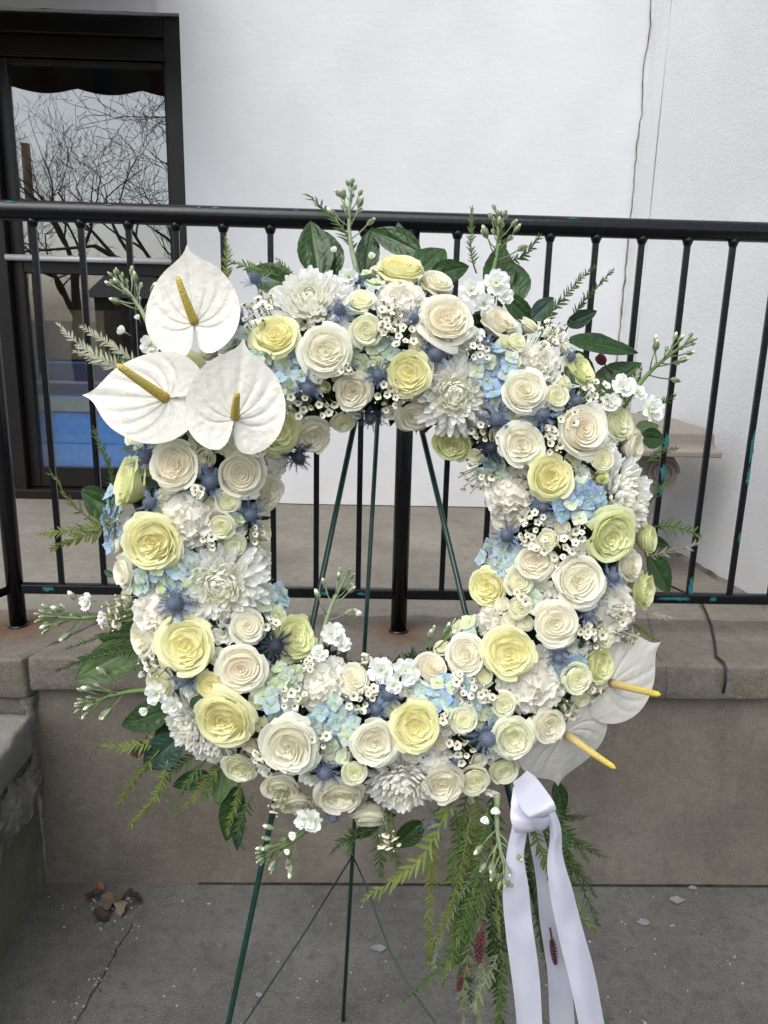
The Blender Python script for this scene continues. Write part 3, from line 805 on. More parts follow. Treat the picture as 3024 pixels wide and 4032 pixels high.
def mum_variant(seed, N=215):
    r = random.Random(seed); out = []
    for i in range(N):
        q = (i + .5) / N; th = i * 2.39996 + r.gauss(0, .12)
        ps = radians(5 + 100 * q ** .62) + r.gauss(0, .06)
        ln = .10 + .26 * q ** 1.1 + r.gauss(0, .02); wd = .034 + .012 * q
        bend = (1.5 - .7 * q - 2.6 * max(0, q - .72)) * r.uniform(.6, 1.3)   # inner petals hook inwards, the lowest fall back
        sd_ = Vector((-sin(th), cos(th), 0)); sw = r.gauss(0, .6)
        R0 = .12 + .09 * q ** .5
        def f(u, v):
            s = (u - .5) * 2
            n = 6; p = Vector((R0 * sin(ps) * cos(th), R0 * sin(ps) * sin(th), -.20 + R0 * cos(ps))); k = max(1e-6, v)
            for j in range(n):
                a = ps - bend * (k * (j + .5) / n) ** 1.3
                p = p + Vector((sin(a) * cos(th), sin(a) * sin(th), cos(a))) * (ln * k / n)
            a = ps - bend * k ** 1.3
            nr = Vector((cos(a) * cos(th), cos(a) * sin(th), -sin(a)))
            w_ = wd * (.6 + .4 * sin(min(1, v * 1.05) * pi * .6)) * (1 if v < .75 else sqrt(max(.2, 1 - ((v - .75) / .27) ** 2)))
            return p + sd_ * (w_ * s + sw * .05 * v * v) - nr * (.7 * w_ * s * s)
        b = MB(); b.grid(f, 4, 6, 0, lambda u, v: v); out.append((b.mesh('petal', M['mum']), q))
    b = MB(); b.ball((0, 0, -.22), (.22, .22, .2), 12); out.append((b.mesh('added_core', M['mum']), .3))  # added core ball, brightens the gaps between the narrow petals
    return out
MUM = [mum_variant(s) for s in (1, 2)]

# sea holly thistle
M['th'] = petal_mat('sea_holly_blue', .05, .55, .3)
def thistle_head():
    b = MB(); b.ball((0, 0, .02), (.175, .175, .23), 12)
    for i in range(150):
        q = (i + .5) / 150; z = 1 - 1.7 * q; a = i * 2.39996; rr = sqrt(max(0, 1 - z * z))
        n = Vector((rr * cos(a), rr * sin(a), z)); p = Vector((n.x * .175, n.y * .175, .02 + n.z * .23))
        s_ = n.orthogonal().normalized() * .016; c = n.cross(s_)
        b.add([p + s_, p - s_ * .5 + c * .87, p - s_ * .5 - c * .87, p + n * .055], [(0, 1, 3), (1, 2, 3), (2, 0, 3)], 0, [.2, .2, .2, 1])
    b.tube([(0, 0, -.15), (0, 0, -.6)], .025, 6)
    return b.mesh('head', M['th'], False)
THEAD = thistle_head()
def bract(seed):
    r = random.Random(seed); b = MB(); ln = r.uniform(.36, .52); bend = r.uniform(-.25, .5); k = r.uniform(-.3, .3)
    def c(v): return Vector((.10 + ln * v, k * .12 * v * v, -.10 + bend * .25 * v * v + .02 * v))
    vs = []; t = []
    n = 8
    for i in range(n + 1):
        v = i / n; w_ = .021 * (1 - v) ** .8 + .002
        p = c(v); vs += [p + Vector((0, w_, 0.006)), p + Vector((0, 0, -.004)), p + Vector((0, -w_, .006))]; t += [v] * 3
    fs = [(3 * i + j, 3 * i + j + 1, 3 * i + j + 4, 3 * i + j + 3) for i in range(n) for j in range(2)]
    b.add(vs, fs, 0, t)
    for i in range(2, n - 1):                                  # spiny teeth
        v = i / n; p = c(v); w_ = .026 * (1 - v)
        for s in (1, -1):
            q = p + Vector((.07, s * (w_ + .085 * (1 - v * .5)), r.uniform(-.03, .05)))
            b.add([p + Vector((-.012, s * w_, 0)), p + Vector((.022, s * w_, 0)), q], [(0, 1, 2)])
    return b.mesh('bract', M['th'], False)
BRACT = [bract(s) for s in range(6)]
M['thgrey'] = simple('sea_holly_stem', (.1, .13, .14), .6)

# hydrangea floret
def hyd_petal(seed):
    r = random.Random(seed); ph = r.uniform(0, 6)
    def f(u, v):
        s = (u - .5) * 2; w_ = .27 * sin(pi * (v * .90 + .07)) ** .5
        return Vector((s * w_, .05 + .45 * v * (1 - .12 * s * s), .06 * v * v - .10 * (abs(s) * w_) + .03 * sin(4 * s + 3 * v + ph)))
    b = MB(); b.grid(f, 5, 5, 0, lambda u, v: v); return b.mesh('petal', M['hyd'])
HPET = [hyd_petal(s) for s in range(3)]
b = MB(); b.ball((0, 0, .02), .055, 8); HCEN = b.mesh('floret', simple('floret_eye', (.5, .55, .35), .5))
# waxflower: waxy cup with five round petals
M['waxp'] = simple('waxflower_petal', (.72, .69, .57), .45, .4, .08)
M['waxc'] = simple('waxflower_cup', (.2, .19, .05), .4, .4, .4, 60)
M['stem'] = simple('green_stem', (.11, .17, .05), .5, .4, .25)
def wax_mesh(seed, op):
    b = MB(); r = random.Random(seed)
    for k in range(5):
        a = k * 2 * pi / 5 + r.gauss(0, .06); d = Vector((cos(a), sin(a), 0)); s_ = Vector((-d.y, d.x, 0)); lf = r.uniform(.0, .15)
        def f(u, v):
            s = (u - .5) * 2; w_ = .25 * sin(pi * (v * .8 + .16)) ** .6
            return d * (.12 + .38 * v * op) + s_ * (s * w_) + Vector((0, 0, .05 + (.06 + lf + .5 * (1 - op)) * v - .05 * v * v + .2 * w_ * s * s))
        b.grid(f, 3, 3, 0)
    def cup(u, v):
        a = u * 2 * pi
        return [Vector((.09 * cos(a), .09 * sin(a), -.24)), Vector((.16 * cos(a), .16 * sin(a), .06)), Vector((.14 * cos(a), .14 * sin(a), .08)), Vector((.11 * cos(a), .11 * sin(a), .03)), Vector((.001 * cos(a), .001 * sin(a), .0))][int(round(v * 4))]
    b.grid(cup, 10, 4, 1)
    for k in range(10):
        a = k * pi / 5; b.ball((.15 * cos(a), .15 * sin(a), .10), .022, 5, 0)
    b.tube([(0, 0, 0), (0, 0, .14)], [.02, .015], 5, 1)
    return b.mesh('blossom', [M['waxp'], M['waxc']])
WAX = [wax_mesh(1, 1.0), wax_mesh(2, .9), wax_mesh(3, .7)]
b = MB(); b.ball((0, 0, 0), (.16, .16, .2), 8); b.tube([(0, 0, -.35), (0, 0, -.05)], [.07, .15], 7, 1); WBUD = b.mesh('bud', [M['waxp'], M['sepal']])
# stock
def stock_petal(seed):
    r = random.Random(seed); ph = r.uniform(0, 6)
    def f(u, v):
        s = (u - .5) * 2; w_ = .24 * (.25 + .75 * sin(pi * min(1, v * .62 + .02)))
        z = .10 * v * v + .05 * sin(5 * s + ph) * v * v - .06 * s * s * v
        return Vector((s * w_, .04 + .46 * v * (1 - .14 * s * s - .05 * cos(6 * s)), z))
    b = MB(); b.grid(f, 6, 5, 0, lambda u, v: v); return b.mesh('petal', M['stock'])
SPET = [stock_petal(s) for s in range(4)]
b = MB(); b.ball((0, 0, -.08), (.07, .07, .12), 7); b.tube([(0, 0, -.16), (0, 0, -.5)], .02, 5); SBASE = b.mesh('blossom', M['stem'])
M['budgreen'] = simple('stock_bud', (.2, .25, .14), .6, .3, .25, 40)
M['budtip'] = simple('stock_bud_tip', (.55, .56, .38), .5, .3, .15)
def bud_mesh(whiteness):
    b = MB(); b.ball((0, 0, .0), (.17, .17, .42), 8, 0)
    for k in range(4):
        a = k * pi / 2; b.tube([(.16 * cos(a), .16 * sin(a), -.2), (.17 * cos(a), .17 * sin(a), .1), (.05 * cos(a), .05 * sin(a), .42)], [.05, .05, .02], 5, 0)
    b.ball((0, 0, .30 - .1 * whiteness), (.12 + .05 * whiteness, .12 + .05 * whiteness, .2 + .12 * whiteness), 7, 1)
    return b.mesh('bud', [M['budgreen'], M['budtip'] if whiteness < .8 else M['waxp']])
SBUD = [bud_mesh(.0), bud_mesh(.4), bud_mesh(1.0)]
# anthurium
M['anth'] = petal_mat('anthurium_spathe', .22, .26, .5, None, 7, True)
N = NT('spadix_yellow'); v_ = N.n('TexVoronoi', Scale=60, Vector=N.pos((1, 1, 1), True)); t_ = N.n('Attribute', _attribute_name='t').outputs['Fac']
N.base(N.mix(t_, (.72, .54, .28), (.78, .62, .08)), .55, .3); N.bump(v_.outputs['Distance'], .6, .01); M['spadix'] = N.m
N = NT('spadix_dull'); v_ = N.n('TexVoronoi', Scale=60, Vector=N.pos((1, 1, 1), True)); t_ = N.n('Attribute', _attribute_name='t').outputs['Fac']
N.base(N.mix(t_, (.60, .46, .07), (.72, .57, .16)), .55, .3); N.bump(v_.outputs['Distance'], .6, .01); M['spadix2'] = N.m
def spathe_mesh(seed, cup=.10, wide=1.0):
    tb = [(0, 1.06), (2.5, .97), (6, .905), (14, .85), (31, .79), (45, .735), (59, .69), (75, .65), (90, .62), (110, .59), (130, .555), (150, .51), (163, .45), (172, .34), (177, .17), (180, .06)]
    def R(a):
        a = abs(math.degrees(a))
        for (a0, r0), (a1, r1) in zip(tb, tb[1:]):
            if a <= a1: return r0 + (r1 - r0) * (a - a0) / (a1 - a0)
        return .06
    b = MB(); na, nr = 144, 22; vs = []; ts = []
    for j in range(nr + 1):
        k = j / nr
        for i in range(na):
            a = -pi + 2 * pi * i / na; rr = R(a) * k
            x, y = rr * sin(a) * wide, rr * cos(a)
            # raised veins fanning from the base, with puckers between them
            va = abs(a); vein = 0
            for vc in (.0, .5, .95, 1.5, 2.1):
                vcur = vc * (1 - .42 * k ** 1.6)
                vein += math.exp(-((va - vcur) / .07) ** 2) * (1 if vc else .8)
            pk = noise.noise(Vector((x * 13 + seed * 7, y * 13, seed))) * .007 * sin(pi * k)
            z = -.017 * vein * sin(pi * min(1, k * 1.02)) ** .6 + pk + cup * (k ** 2) * (.9 - .5 * abs(a) / pi) + .03 * sin(3 * a + seed) * k ** 3
            if abs(a) > 2.7: z += .10 * (abs(a) - 2.7) * k
            vs.append(Vector((x, y, z))); ts.append(k)
    fs = [(j * na + i, j * na + (i + 1) % na, (j + 1) * na + (i + 1) % na, (j + 1) * na + i) for j in range(nr) for i in range(na - 1)]
    fs = [f for f in fs if True]
    b.add(vs, fs, 0, ts); return b.mesh('spathe', M['anth'])
# foliage
M['salal'] = leaf_mat('glossy_dark_leaf', (.02, .055, .012), (.035, .085, .018), .3, .18, (.05, .11, .03))
M['salal2'] = leaf_mat('pale_underside_leaf', (.09, .15, .055), (.12, .19, .07), .5, .25, (.2, .27, .12))
M['salal3'] = leaf_mat('bluish_leaf', (.025, .06, .04), (.04, .08, .055), .4, .12, (.06, .11, .08))
M['grev'] = leaf_mat('sprig_green', (.06, .12, .022), (.1, .17, .035), .5, .25)
M['grevy'] = leaf_mat('sprig_yellow_green', (.15, .2, .04), (.21, .26, .06), .5, .3)
M['grevp'] = leaf_mat('sprig_silver_green', (.42, .43, .30), (.5, .5, .38), .6, .25)
M['grevs'] = leaf_mat('sprig_grey_green', (.2, .24, .12), (.28, .31, .18), .55, .25)
M['grevd'] = leaf_mat('sprig_dark_green', (.04, .085, .018), (.065, .12, .028), .5, .2)
def salal_mesh(seed, mat, width=.5, curl=.15):
    r = random.Random(seed); b = MB(); w0 = r.uniform(-.08, .08)
    nu, nv = 10, 16
    def f(u, v):
        s = (u - .5) * 2
        w_ = .5 * width * sin(pi * min(1, (v * .97 + .03) ** .78)) ** .8 * (1 + .02 * sin(v * 60))
        return Vector((s * w_ + w0 * v * v, v, .22 * abs(s) * w_ - curl * v * v + .03 * noise.noise(Vector((s * 2, v * 4, seed)))  - .06 * width * (1 - abs(s)) * 0))
    def tv(u, v):
        s = abs(u - .5) * 2
        if s < .05: return 0.0
        k = (v * 8 - s * 1.7) % 1.0
        return min(1, min(k, 1 - k) * 5 + .25)
    b.grid(f, nu, nv, 0, tv)
    b.tube([(0, -.12, 0), (0, .02, 0)], .015, 5, 0, True, .1)
    return b.mesh('salal_leaf', mat)
def leaflet_mesh(seed):
    r = random.Random(seed); b = MB()
    def f(u, v):
        s = (u - .5) * 2
        return Vector((s * .165 * (1 - v) ** .65 * (.5 + .5 * min(1, v * 2.5)), v, -.15 * v * v + .05 * abs(s)))
    b.grid(f, 2, 4, 0, lambda u, v: 1.0); return b
LEAFLET = {k: [leaflet_mesh(s).mesh('leaflet', M[k]) for s in range(2)] for k in ('grev', 'grevy', 'grevp', 'grevd', 'grevs')}
# ------------------------------------------------------------------ the wreath's flowers: view position, size across, look
ROSES = [  # x, y, size, colour, style, (facing right, up) or None, lift
 (866,572,118,'Y','spiral',(.05,.75),.0),(945,606,80,'C','spiral',(.2,.6),-.02),(966,688,126,'P','garden',None,.012),(1082,690,98,'P','spiral',(.35,.6),-.008),
 (780,645,68,'S','small',None,.004),(605,636,62,'S','small',(-.1,.45),-.006),(596,723,114,'Y','garden',(-.15,.35),.008),(704,756,118,'W','garden',None,.014),
 (790,713,76,'S','small',(.05,-.1),.01),(762,848,90,'P','garden',(.0,-.4),.006),(884,806,104,'Y','garden',(-.15,-.15),.012),(700,838,36,'G','bud',(-.2,-.2),.004),
 (897,902,92,'W','spiral',(.1,-.7),-.004),(977,962,92,'G','garden',(-.2,-.65),-.004),(677,945,88,'C','garden',(.35,-.6),-.006),(600,930,112,'G','garden',(.35,-.3),-.006),
 (403,800,86,'Y','garden',(-.2,.2),.004),(445,905,110,'S','garden',(-.1,.0),-.004),(377,1005,116,'P','garden',(-.1,.05),.014),(520,1023,112,'P','spiral',(.15,-.05),.014),
 (584,1062,84,'C','garden',(.75,-.2),-.008),(443,990,54,'S','bud',(.1,-.2),.008),(494,1082,64,'S','small',None,.01),(478,1139,60,'S','small',(.0,-.2),.01),
 (506,1182,60,'S','small',(.4,-.3),.0),(325,1172,132,'Y','garden',(-.05,-.15),.014),(268,1040,136,'G','spiral',(-.82,.2),.01),(263,1237,84,'W','spiral',(-.75,-.1),.004),
 (566,1152,62,'C','garden',(.8,-.1),-.012),(290,946,54,'P','spiral',(-.4,.3),-.012),(306,1380,88,'W','garden',(-.65,-.05),.0),(401,1396,134,'Y','garden',(-.05,.1),.012),
 (535,1353,84,'W','small',(.2,.1),.012),(521,1446,116,'P','spiral',(.05,-.05),.016),(640,1376,108,'G','garden',(.5,.3),.002),(345,1474,76,'S','garden',(-.4,-.3),.0),
 (455,1482,76,'Y','small',(-.1,-.2),.006),(483,1560,136,'Y','garden',(-.15,-.35),.018),(622,1615,136,'W','garden',None,.022),(516,1662,84,'S','garden',(-.1,-.5),.002),
 (606,1708,88,'C','garden',(-.05,-.55),.0),(640,1742,80,'C','garden',(.1,-.75),-.008),(735,1722,108,'C','garden',(.05,-.55),.004),(766,1670,60,'S','small',(.1,-.2),.012),
 (810,1606,116,'W','garden',(.05,-.05),.02),(897,1572,116,'Y','garden',(.05,.05),.022),(762,1464,86,'W','spiral',(.15,.55),.002),(933,1442,82,'P','spiral',(.2,.6),.0),
 (1005,1415,94,'W','garden',(-.35,.25),.008),(1102,1412,122,'Y','garden',(-.1,.05),.022),(1003,1555,66,'S','small',(.05,.05),.016),(1088,1524,62,'S','small',(-.1,-.1),.01),
 (1112,1596,98,'S','garden',(.1,-.15),.014),(1188,1572,82,'C','garden',(.3,-.1),.014),(957,1698,98,'C','garden',(.0,-.4),.01),(1026,1690,76,'S','small',(.05,-.35),.008),
 (1090,1668,74,'S','small',(.15,-.3),.006),(1022,1730,38,'S','bud',(.1,-.6),-.004),(1250,1468,74,'S','small',(.15,-.1),.012),(1298,1440,88,'G','garden',(.5,-.05),.004),
 (1258,1510,46,'S','small',(.2,-.3),.002),(1310,1374,56,'S','small',(.4,.0),-.004),(1200,1348,120,'W','spiral',(.05,.0),.022),(1254,1254,120,'W','garden',(.05,.1),.018),
 (1157,1213,92,'P','garden',(-.15,.05),.012),(1183,1166,50,'S','small',(-.1,.1),.012),(1325,1160,122,'G','garden',(.2,-.25),.012),(1366,1218,78,'C','spiral',(.6,.1),-.002),
 (1408,1166,74,'G','spiral',(.8,.0),-.012),(1396,1276,88,'G','garden',(.78,-.05),-.006),(1052,1268,90,'Y','garden',(-.45,.0),.004),(1122,1256,70,'S','small',(-.15,.05),.01),
 (1123,1312,56,'S','small',(-.2,-.05),.012),(1193,1031,106,'Y','garden',(.05,-.05),.018),(1128,960,106,'W','garden',(-.05,-.05),.016),(1262,926,126,'P','spiral',(.2,.1),.018),
 (1133,842,108,'W','spiral',(-.05,.05),.016),(1204,857,58,'S','small',(.05,.0),.014),(1303,992,64,'S','small',(.2,-.1),.01),(1304,1028,42,'G','bud',(.3,.1),.004),
 (1340,908,94,'S','garden',(.5,.1),.0),(1374,965,74,'C','garden',(.7,-.1),-.014),(1257,797,84,'G','garden',(.55,.4),.0),(1090,742,56,'S','bud',(-.3,.3),.002),
 (1118,738,44,'S','small',(.1,.2),.008),(1094,1110,86,'C','garden',(-.6,-.1),-.006),(1334,1404,54,'C','garden',(.6,-.1),-.012),(800,1772,92,'C','spiral',(.0,-.85),-.012),
 (1108,775,46,'S','small',(.2,.2),-.004),(925,612,50,'Y','spiral',(-.1,.5),-.02),
]
CARNS = [(872,627,112,None,.008),(598,1004,78,(.7,-.2),-.008),(402,1122,116,None,.014),(562,1222,88,(.7,.0),-.006),(332,1318,118,(-.2,.1),.004),(700,1484,108,(.05,.2),.012),
 (1166,766,96,(.1,.3),.008),(1106,1066,108,(-.2,.0),.012),(1346,1314,118,(.45,.05),.006),(1162,1490,128,(.1,-.1),.014),(1060,1345,72,(-.5,.1),-.006),(1205,712,56,(.2,.6),-.02)]
MUMS = [(668,638,176,(-.05,.35),.004),(985,852,162,(.0,-.15),.012),(1370,1068,176,(.62,.05),.004),(474,1268,184,(.05,-.05),.014),(392,1580,128,(-.55,-.4),.0),(866,1716,158,(-.05,-.6),.008),(450,1630,110,(-.2,-.75),-.012)]
THIS = [(733,668,66,None),(772,603,50,(.2,.5)),(895,688,56,None),(940,766,84,None),(816,810,66,None),(664,840,76,None),(800,905,64,(.0,-.8)),(1074,905,80,None),(1172,896,78,None),(1246,866,56,None),
 (455,1040,84,None),(314,986,74,(-.3,.3)),(322,1086,66,(-.5,.1)),(540,1112,74,(.3,-.3)),(646,990,76,(.6,-.5)),(376,1305,98,None),(596,1396,84,(.1,-.2)),(400,1466,76,(-.1,-.2)),
 (838,1500,70,(.1,.3)),(812,1532,62,(-.1,.1)),(700,1670,80,None),(1052,1596,96,None),(1326,1246,62,(.4,.1)),(1272,1326,64,(.3,-.2)),(1206,1422,60,(.1,-.3)),(1094,1156,72,(-.5,.2)),
 (940,1786,60,(.2,-.8)),(1060,968,66,(-.3,-.4)),(550,600,60,(-.2,.7)),(1050,744,52,None),(720,1765,56,(.0,-.8)),(1172,1095,56,(-.1,-.2)),(1235,770,44,(.3,.5)),(520,690,56,(-.2,.4)),(985,1640,46,None)]
HYDS = [  # centre, half sizes, florets, blue share, lift
 (588,802,62,66,20,.75,.0),(345,942,60,24,10,.6,-.004),(247,1120,26,66,14,.8,-.012),(385,1232,70,42,16,.45,-.004),(600,1490,52,58,18,.35,.0),(722,1560,48,46,14,.55,.004),
 (968,1505,80,32,18,.75,-.002),(1070,802,46,58,18,.75,.0),(1250,1084,54,44,16,.85,.004),(1084,1214,42,48,14,.45,-.004),(1226,1448,34,34,8,.8,-.008),(588,1292,30,36,9,.5,-.01),(808,765,52,40,12,.1,-.012),(330,1150,20,30,5,.4,-.01)]
WAXS = [(540,682,9,34),(566,652,6,26),(868,722,8,36),(842,858,9,36),(1034,756,7,30),(1190,722,8,34),(1284,848,8,34),(1018,1034,8,36),(1150,1126,7,32),(1216,1190,10,40),(250,1312,7,30),(236,1344,5,24),
 (326,1440,7,30),(632,1504,8,34),(772,1516,7,30),(1014,1498,8,36),(992,1622,8,36),(842,1816,6,26),(645,876,7,34),(1122,1292,4,22),(1290,1380,6,26),(1228,905,5,26),(556,1156,5,26),(840,672,7,30),(1165,1180,6,24),(1352,1330,5,24),(690,1600,5,24),(600,1740,5,24)]
STOCKS = [  # base, tip, buds, blossoms (x, y, size), name of place
 ((775,600),(760,405),(0.0,-.02),[(752,598,46),(725,545,26),(800,560,30)],'rising highest above the wreath top'),
 ((1050,630),(1075,472),(0.0,-.02),[(1018,628,58),(1072,612,60),(1045,655,46),(1090,640,40)],'at one o\'clock, upright against the handrail'),
 ((1345,880),(1490,738),(.02,-.01),[(1345,836,58),(1404,884,64),(1320,870,44),(1378,850,40)],'reaching up and right towards the bench'),
 ((335,740),(252,604),(.03,.0),[(270,718,34),(325,745,46),(300,690,22)],'left of the topmost anthurium'),
 ((270,1318),(98,1330),(.0,-.01),[(190,1300,42),(226,1334,38),(262,1345,34)],'pointing straight left at nine o\'clock'),
 ((345,1490),(182,1526),(.0,-.02),[(338,1498,52),(372,1522,46),(318,1530,36),(312,1460,26)],'pointing left above the lower left leaves'),
 ((690,1420),(748,1245),(.05,.0),[(718,1370,56),(736,1390,48),(690,1412,40),(770,1330,26)],'standing up inside the ring, lower left of the hole'),
 ((840,1470),(982,1358),(.05,.02),[(824,1448,62),(876,1450,64),(850,1480,40)],'leaning right inside the ring at the hole\'s lower edge'),
 ((690,1765),(572,1846),(.03,.0),[(676,1770,54),(640,1800,34),(655,1770,42),(625,1835,24)],'hanging down and left beside the left easel leg'),
 ((1075,1715),(1097,1895),(.08,.10),[(1050,1762,34),(1112,1748,36),(1070,1742,34),(1060,1705,44)],'hanging straight down left of the ribbon')]
# leaves: base, tip, width, kind, depth base/tip, curl
LEAVES = [((690,600),(664,468),.52,'salal',-.03,-.05,.1),((718,600),(700,480),.5,'salal',-.05,-.07,.2),((790,600),(795,482),.4,'salal',-.06,-.08,.1),((905,545),(800,488),.48,'salal',-.05,-.06,.1),((872,560),(858,474),.42,'salal3',-.06,-.07,.1),
 ((905,590),(960,530),.75,'salal',-.02,-.04,.1),((930,600),(1015,568),.55,'salal',-.02,-.03,.1),((640,625),(525,572),.5,'salal',-.02,-.04,.15),((1070,640),(1090,520),.5,'salal',-.04,-.06,.1),((1110,660),(1105,545),.6,'salal',-.03,-.05,.3),
 ((1090,640),(1170,710),.42,'salal',-.02,-.03,.2),((1150,690),(1200,640),.55,'salal3',-.03,-.04,.1),((1225,700),(1290,672),.55,'salal3',-.03,-.03,.0),((1230,735),(1388,758),.3,'salal',-.03,-.04,.12),((1285,860),(1395,782),.62,'salal',-.04,-.05,.1),
 ((1240,760),(1300,840),.4,'salal',-.04,-.05,.1),((1385,945),(1440,950),.75,'salal',-.03,-.04,.1),((1375,930),(1425,915),.6,'salal2',-.04,-.05,.1),((1400,1200),(1455,1285),.62,'salal',-.05,-.06,.15),((1395,1160),(1450,1180),.4,'salal',-.06,-.06,.15),
 ((250,1100),(155,1068),.62,'salal',-.02,-.04,.25),((300,1400),(150,1463),.5,'salal2',-.02,-.03,.1),((310,1350),(235,1400),.8,'salal2',-.03,-.04,.1),((270,1385),(205,1380),.5,'salal',-.04,-.05,.1),((375,1530),(255,1572),.5,'salal',-.03,-.05,.1),
 ((400,1500),(300,1545),.5,'salal',-.03,-.06,.1),((390,1590),(308,1668),.6,'salal3',-.01,-.03,.1),((380,1560),(330,1620),.6,'salal',-.04,-.05,.1),((490,1640),(460,1740),.55,'salal2',-.03,-.03,.1),((450,1670),(370,1705),.5,'salal',-.04,-.05,.1),
 ((515,1700),(480,1830),.42,'salal',-.04,-.04,.25),((520,1730),(500,1850),.25,'salal3',-.03,-.04,.2),((820,1770),(760,1810),.5,'salal',-.03,-.03,.2),((910,1775),(850,1838),.62,'salal',-.04,-.04,.15),((1200,1690),(1222,1760),.5,'salal',-.05,-.05,.1),((800,1778),(855,1760),.4,'salal',-.03,-.02,.1),
 ((1080,985),(1045,1000),.5,'salal2',.05,.05,.1),((1130,1000),(1150,985),.6,'salal3',.07,.07,.0),((340,1050),(300,1030),.5,'salal3',.06,.07,.1),((300,975),(262,965),.55,'salal3',.03,.03,.1),((1222,895),(1210,868),.6,'salal3',.08,.085,.1),((245,1245),(224,1232),.6,'salal3',.0,.0,.1),
 ((1250,1400),(1265,1375),.6,'salal3',.07,.07,.1),((415,1530),(432,1505),.7,'salal3',.07,.08,.1),((1240,830),(1232,800),.4,'salal3',.06,.06,.1),((960,1420),(975,1385),.4,'salal3',.03,.03,.1),((790,1480),(780,1440),.35,'salal3',.03,.02,.1)]
# fine fern-like sprigs: base, tip, kind, leaflet length, depth base/tip (None: hangs plumb), bow
SPRIGS = [((765,560),(668,425),'grev',34,-.03,-.05,.1),((492,610),(488,515),'grevy',22,-.03,-.04,.0),((610,600),(503,568),'grev',26,-.01,-.02,.0),((640,610),(600,560),'grev',18,-.01,-.02,.0),((1030,590),(1022,448),'grev',20,-.03,-.04,-.08),((1085,560),(1068,446),'grev',20,-.04,-.05,.05),
 ((1085,570),(1166,512),'grev',24,-.03,-.04,.1),((1165,720),(1285,578),'grev',24,-.03,-.03,-.08),((1215,720),(1325,580),'grevd',20,-.03,-.04,-.05),((1200,740),(1180,690),'grev',16,-.02,-.03,.1),((1350,860),(1385,790),'grevp',16,-.03,-.03,.0),((1395,890),(1455,857),'grevd',24,.0,.0,.0),
 ((1395,1000),(1462,968),'grevd',22,-.02,-.03,-.1),((1405,1085),(1445,1030),'grevd',18,-.03,-.03,.0),((1405,1140),(1508,1158),'grev',32,-.02,-.03,-.1),((1390,1200),(1522,1163),'grevp',26,-.02,-.02,.05),((1395,1325),(1455,1335),'grevp',14,-.02,-.02,.0),((1370,1350),(1430,1390),'grevy',14,-.03,-.03,.0),
 ((310,830),(125,703),'grevp',30,.0,-.02,-.03),((320,800),(178,704),'grevp',24,-.02,-.03,.0),((300,800),(215,760),'grevd',28,-.01,-.02,.0),((300,830),(160,760),'grevp',24,.0,-.02,.05),((250,1070),(203,925),'grev',22,-.03,-.04,.0),((240,1145),(110,1022),'grevy',34,-.01,-.03,-.12),((250,1120),(88,1152),'grevy',26,-.01,-.02,-.05),
 ((260,1130),(112,1182),'grevy',30,.0,-.01,.0),((300,1370),(145,1400),'grevd',16,-.01,-.02,.05),((300,1385),(122,1450),'grevd',18,-.01,-.02,.05),((330,1400),(170,1420),'grevd',24,.0,.0,.0),((340,1420),(240,1470),'grevd',22,.0,.0,.0),((350,1590),(228,1608),'grevy',30,-.02,-.03,-.1),((345,1620),(258,1738),'grevy',28,-.02,-.03,.05),
 ((365,1640),(278,1788),'grevy',24,-.02,-.02,-.08),((440,1620),(342,1705),'grevd',28,-.02,-.03,.05),((445,1640),(375,1755),'grevd',26,-.01,-.01,.05),((480,1650),(395,1745),'grevy',22,-.02,-.03,.0),((520,1690),(490,1800),'grevy',22,-.02,-.02,.0),((545,1720),(520,1825),'grevd',30,-.01,-.02,.1),((470,1660),(440,1730),'grev',22,-.02,-.02,.0),
 ((810,1790),(718,1838),'grevd',28,-.02,-.02,.08),((815,1790),(822,1890),'grevd',26,-.02,-.02,.0),((830,1790),(868,1880),'grev',24,-.02,-.02,.0),((760,1800),(752,1850),'grev',18,-.02,-.02,.0),
 ((985,1790),(785,1945),'grevy',46,None,.90,-.12),((955,1800),(935,2095),'grevy',30,None,.94,.05),((1010,1780),(985,1990),'grev',36,None,.92,.05),((1035,1770),(1010,2080),'grevy',34,None,.93,.0),((1050,1800),(872,2158),'grevd',28,None,.90,-.12),((1050,1850),(935,2115),'grevs',26,None,.91,.08),
 ((1060,1780),(1082,2020),'grev',38,None,.94,-.05),((1055,1800),(1075,2130),'grevd',40,None,.93,-.05),((1040,1900),(1000,2290),'grevs',34,None,.92,.05),((1060,1950),(1065,2290),'grev',32,None,.92,-.04),((1070,1900),(1110,2280),'grevd',34,None,.94,.05),((1030,1950),(1040,2240),'grevs',28,None,.91,.0),((1080,2050),(1175,2205),'grev',26,None,.87,.05),
 ((1150,1770),(1292,2010),'grevy',30,None,.86,.12),((1190,1740),(1262,1765),'grevd',26,-.03,-.03,.1),((1200,1770),(1300,1850),'grevd',30,-.03,-.03,.05),((1210,1810),(1285,1935),'grevd',28,None,.97,.08),((1200,1830),(1270,1860),'grevd',20,None,.97,.0),((1205,1860),(1275,1905),'grevd',20,None,.97,.0),((1120,1800),(1160,2150),'grevs',28,None,.94,.03),((1140,1820),(1195,2140),'grevd',26,None,.95,.03),((1290,2180),(1318,2235),'grevd',22,None,.9,.0),((1075,2060),(1020,2180),'grevs',26,None,.9,.0)]
CONES = [((1040,2015),(1034,2078),22,'wine red flower spike hanging among the trailing sprigs left of the ribbon'),((998,2112),(990,2140),13,'small red flower spike lowest left among the trailing sprigs'),((1192,2030),(1200,2082),14,'slim red flower spike between the ribbon tails'),((308,1605),(290,1632),24,'dusty pink flower spike behind the leaves at lower left'),((1305,785),(1292,768),20,'brown flower spike behind the pale green rose at upper right')]

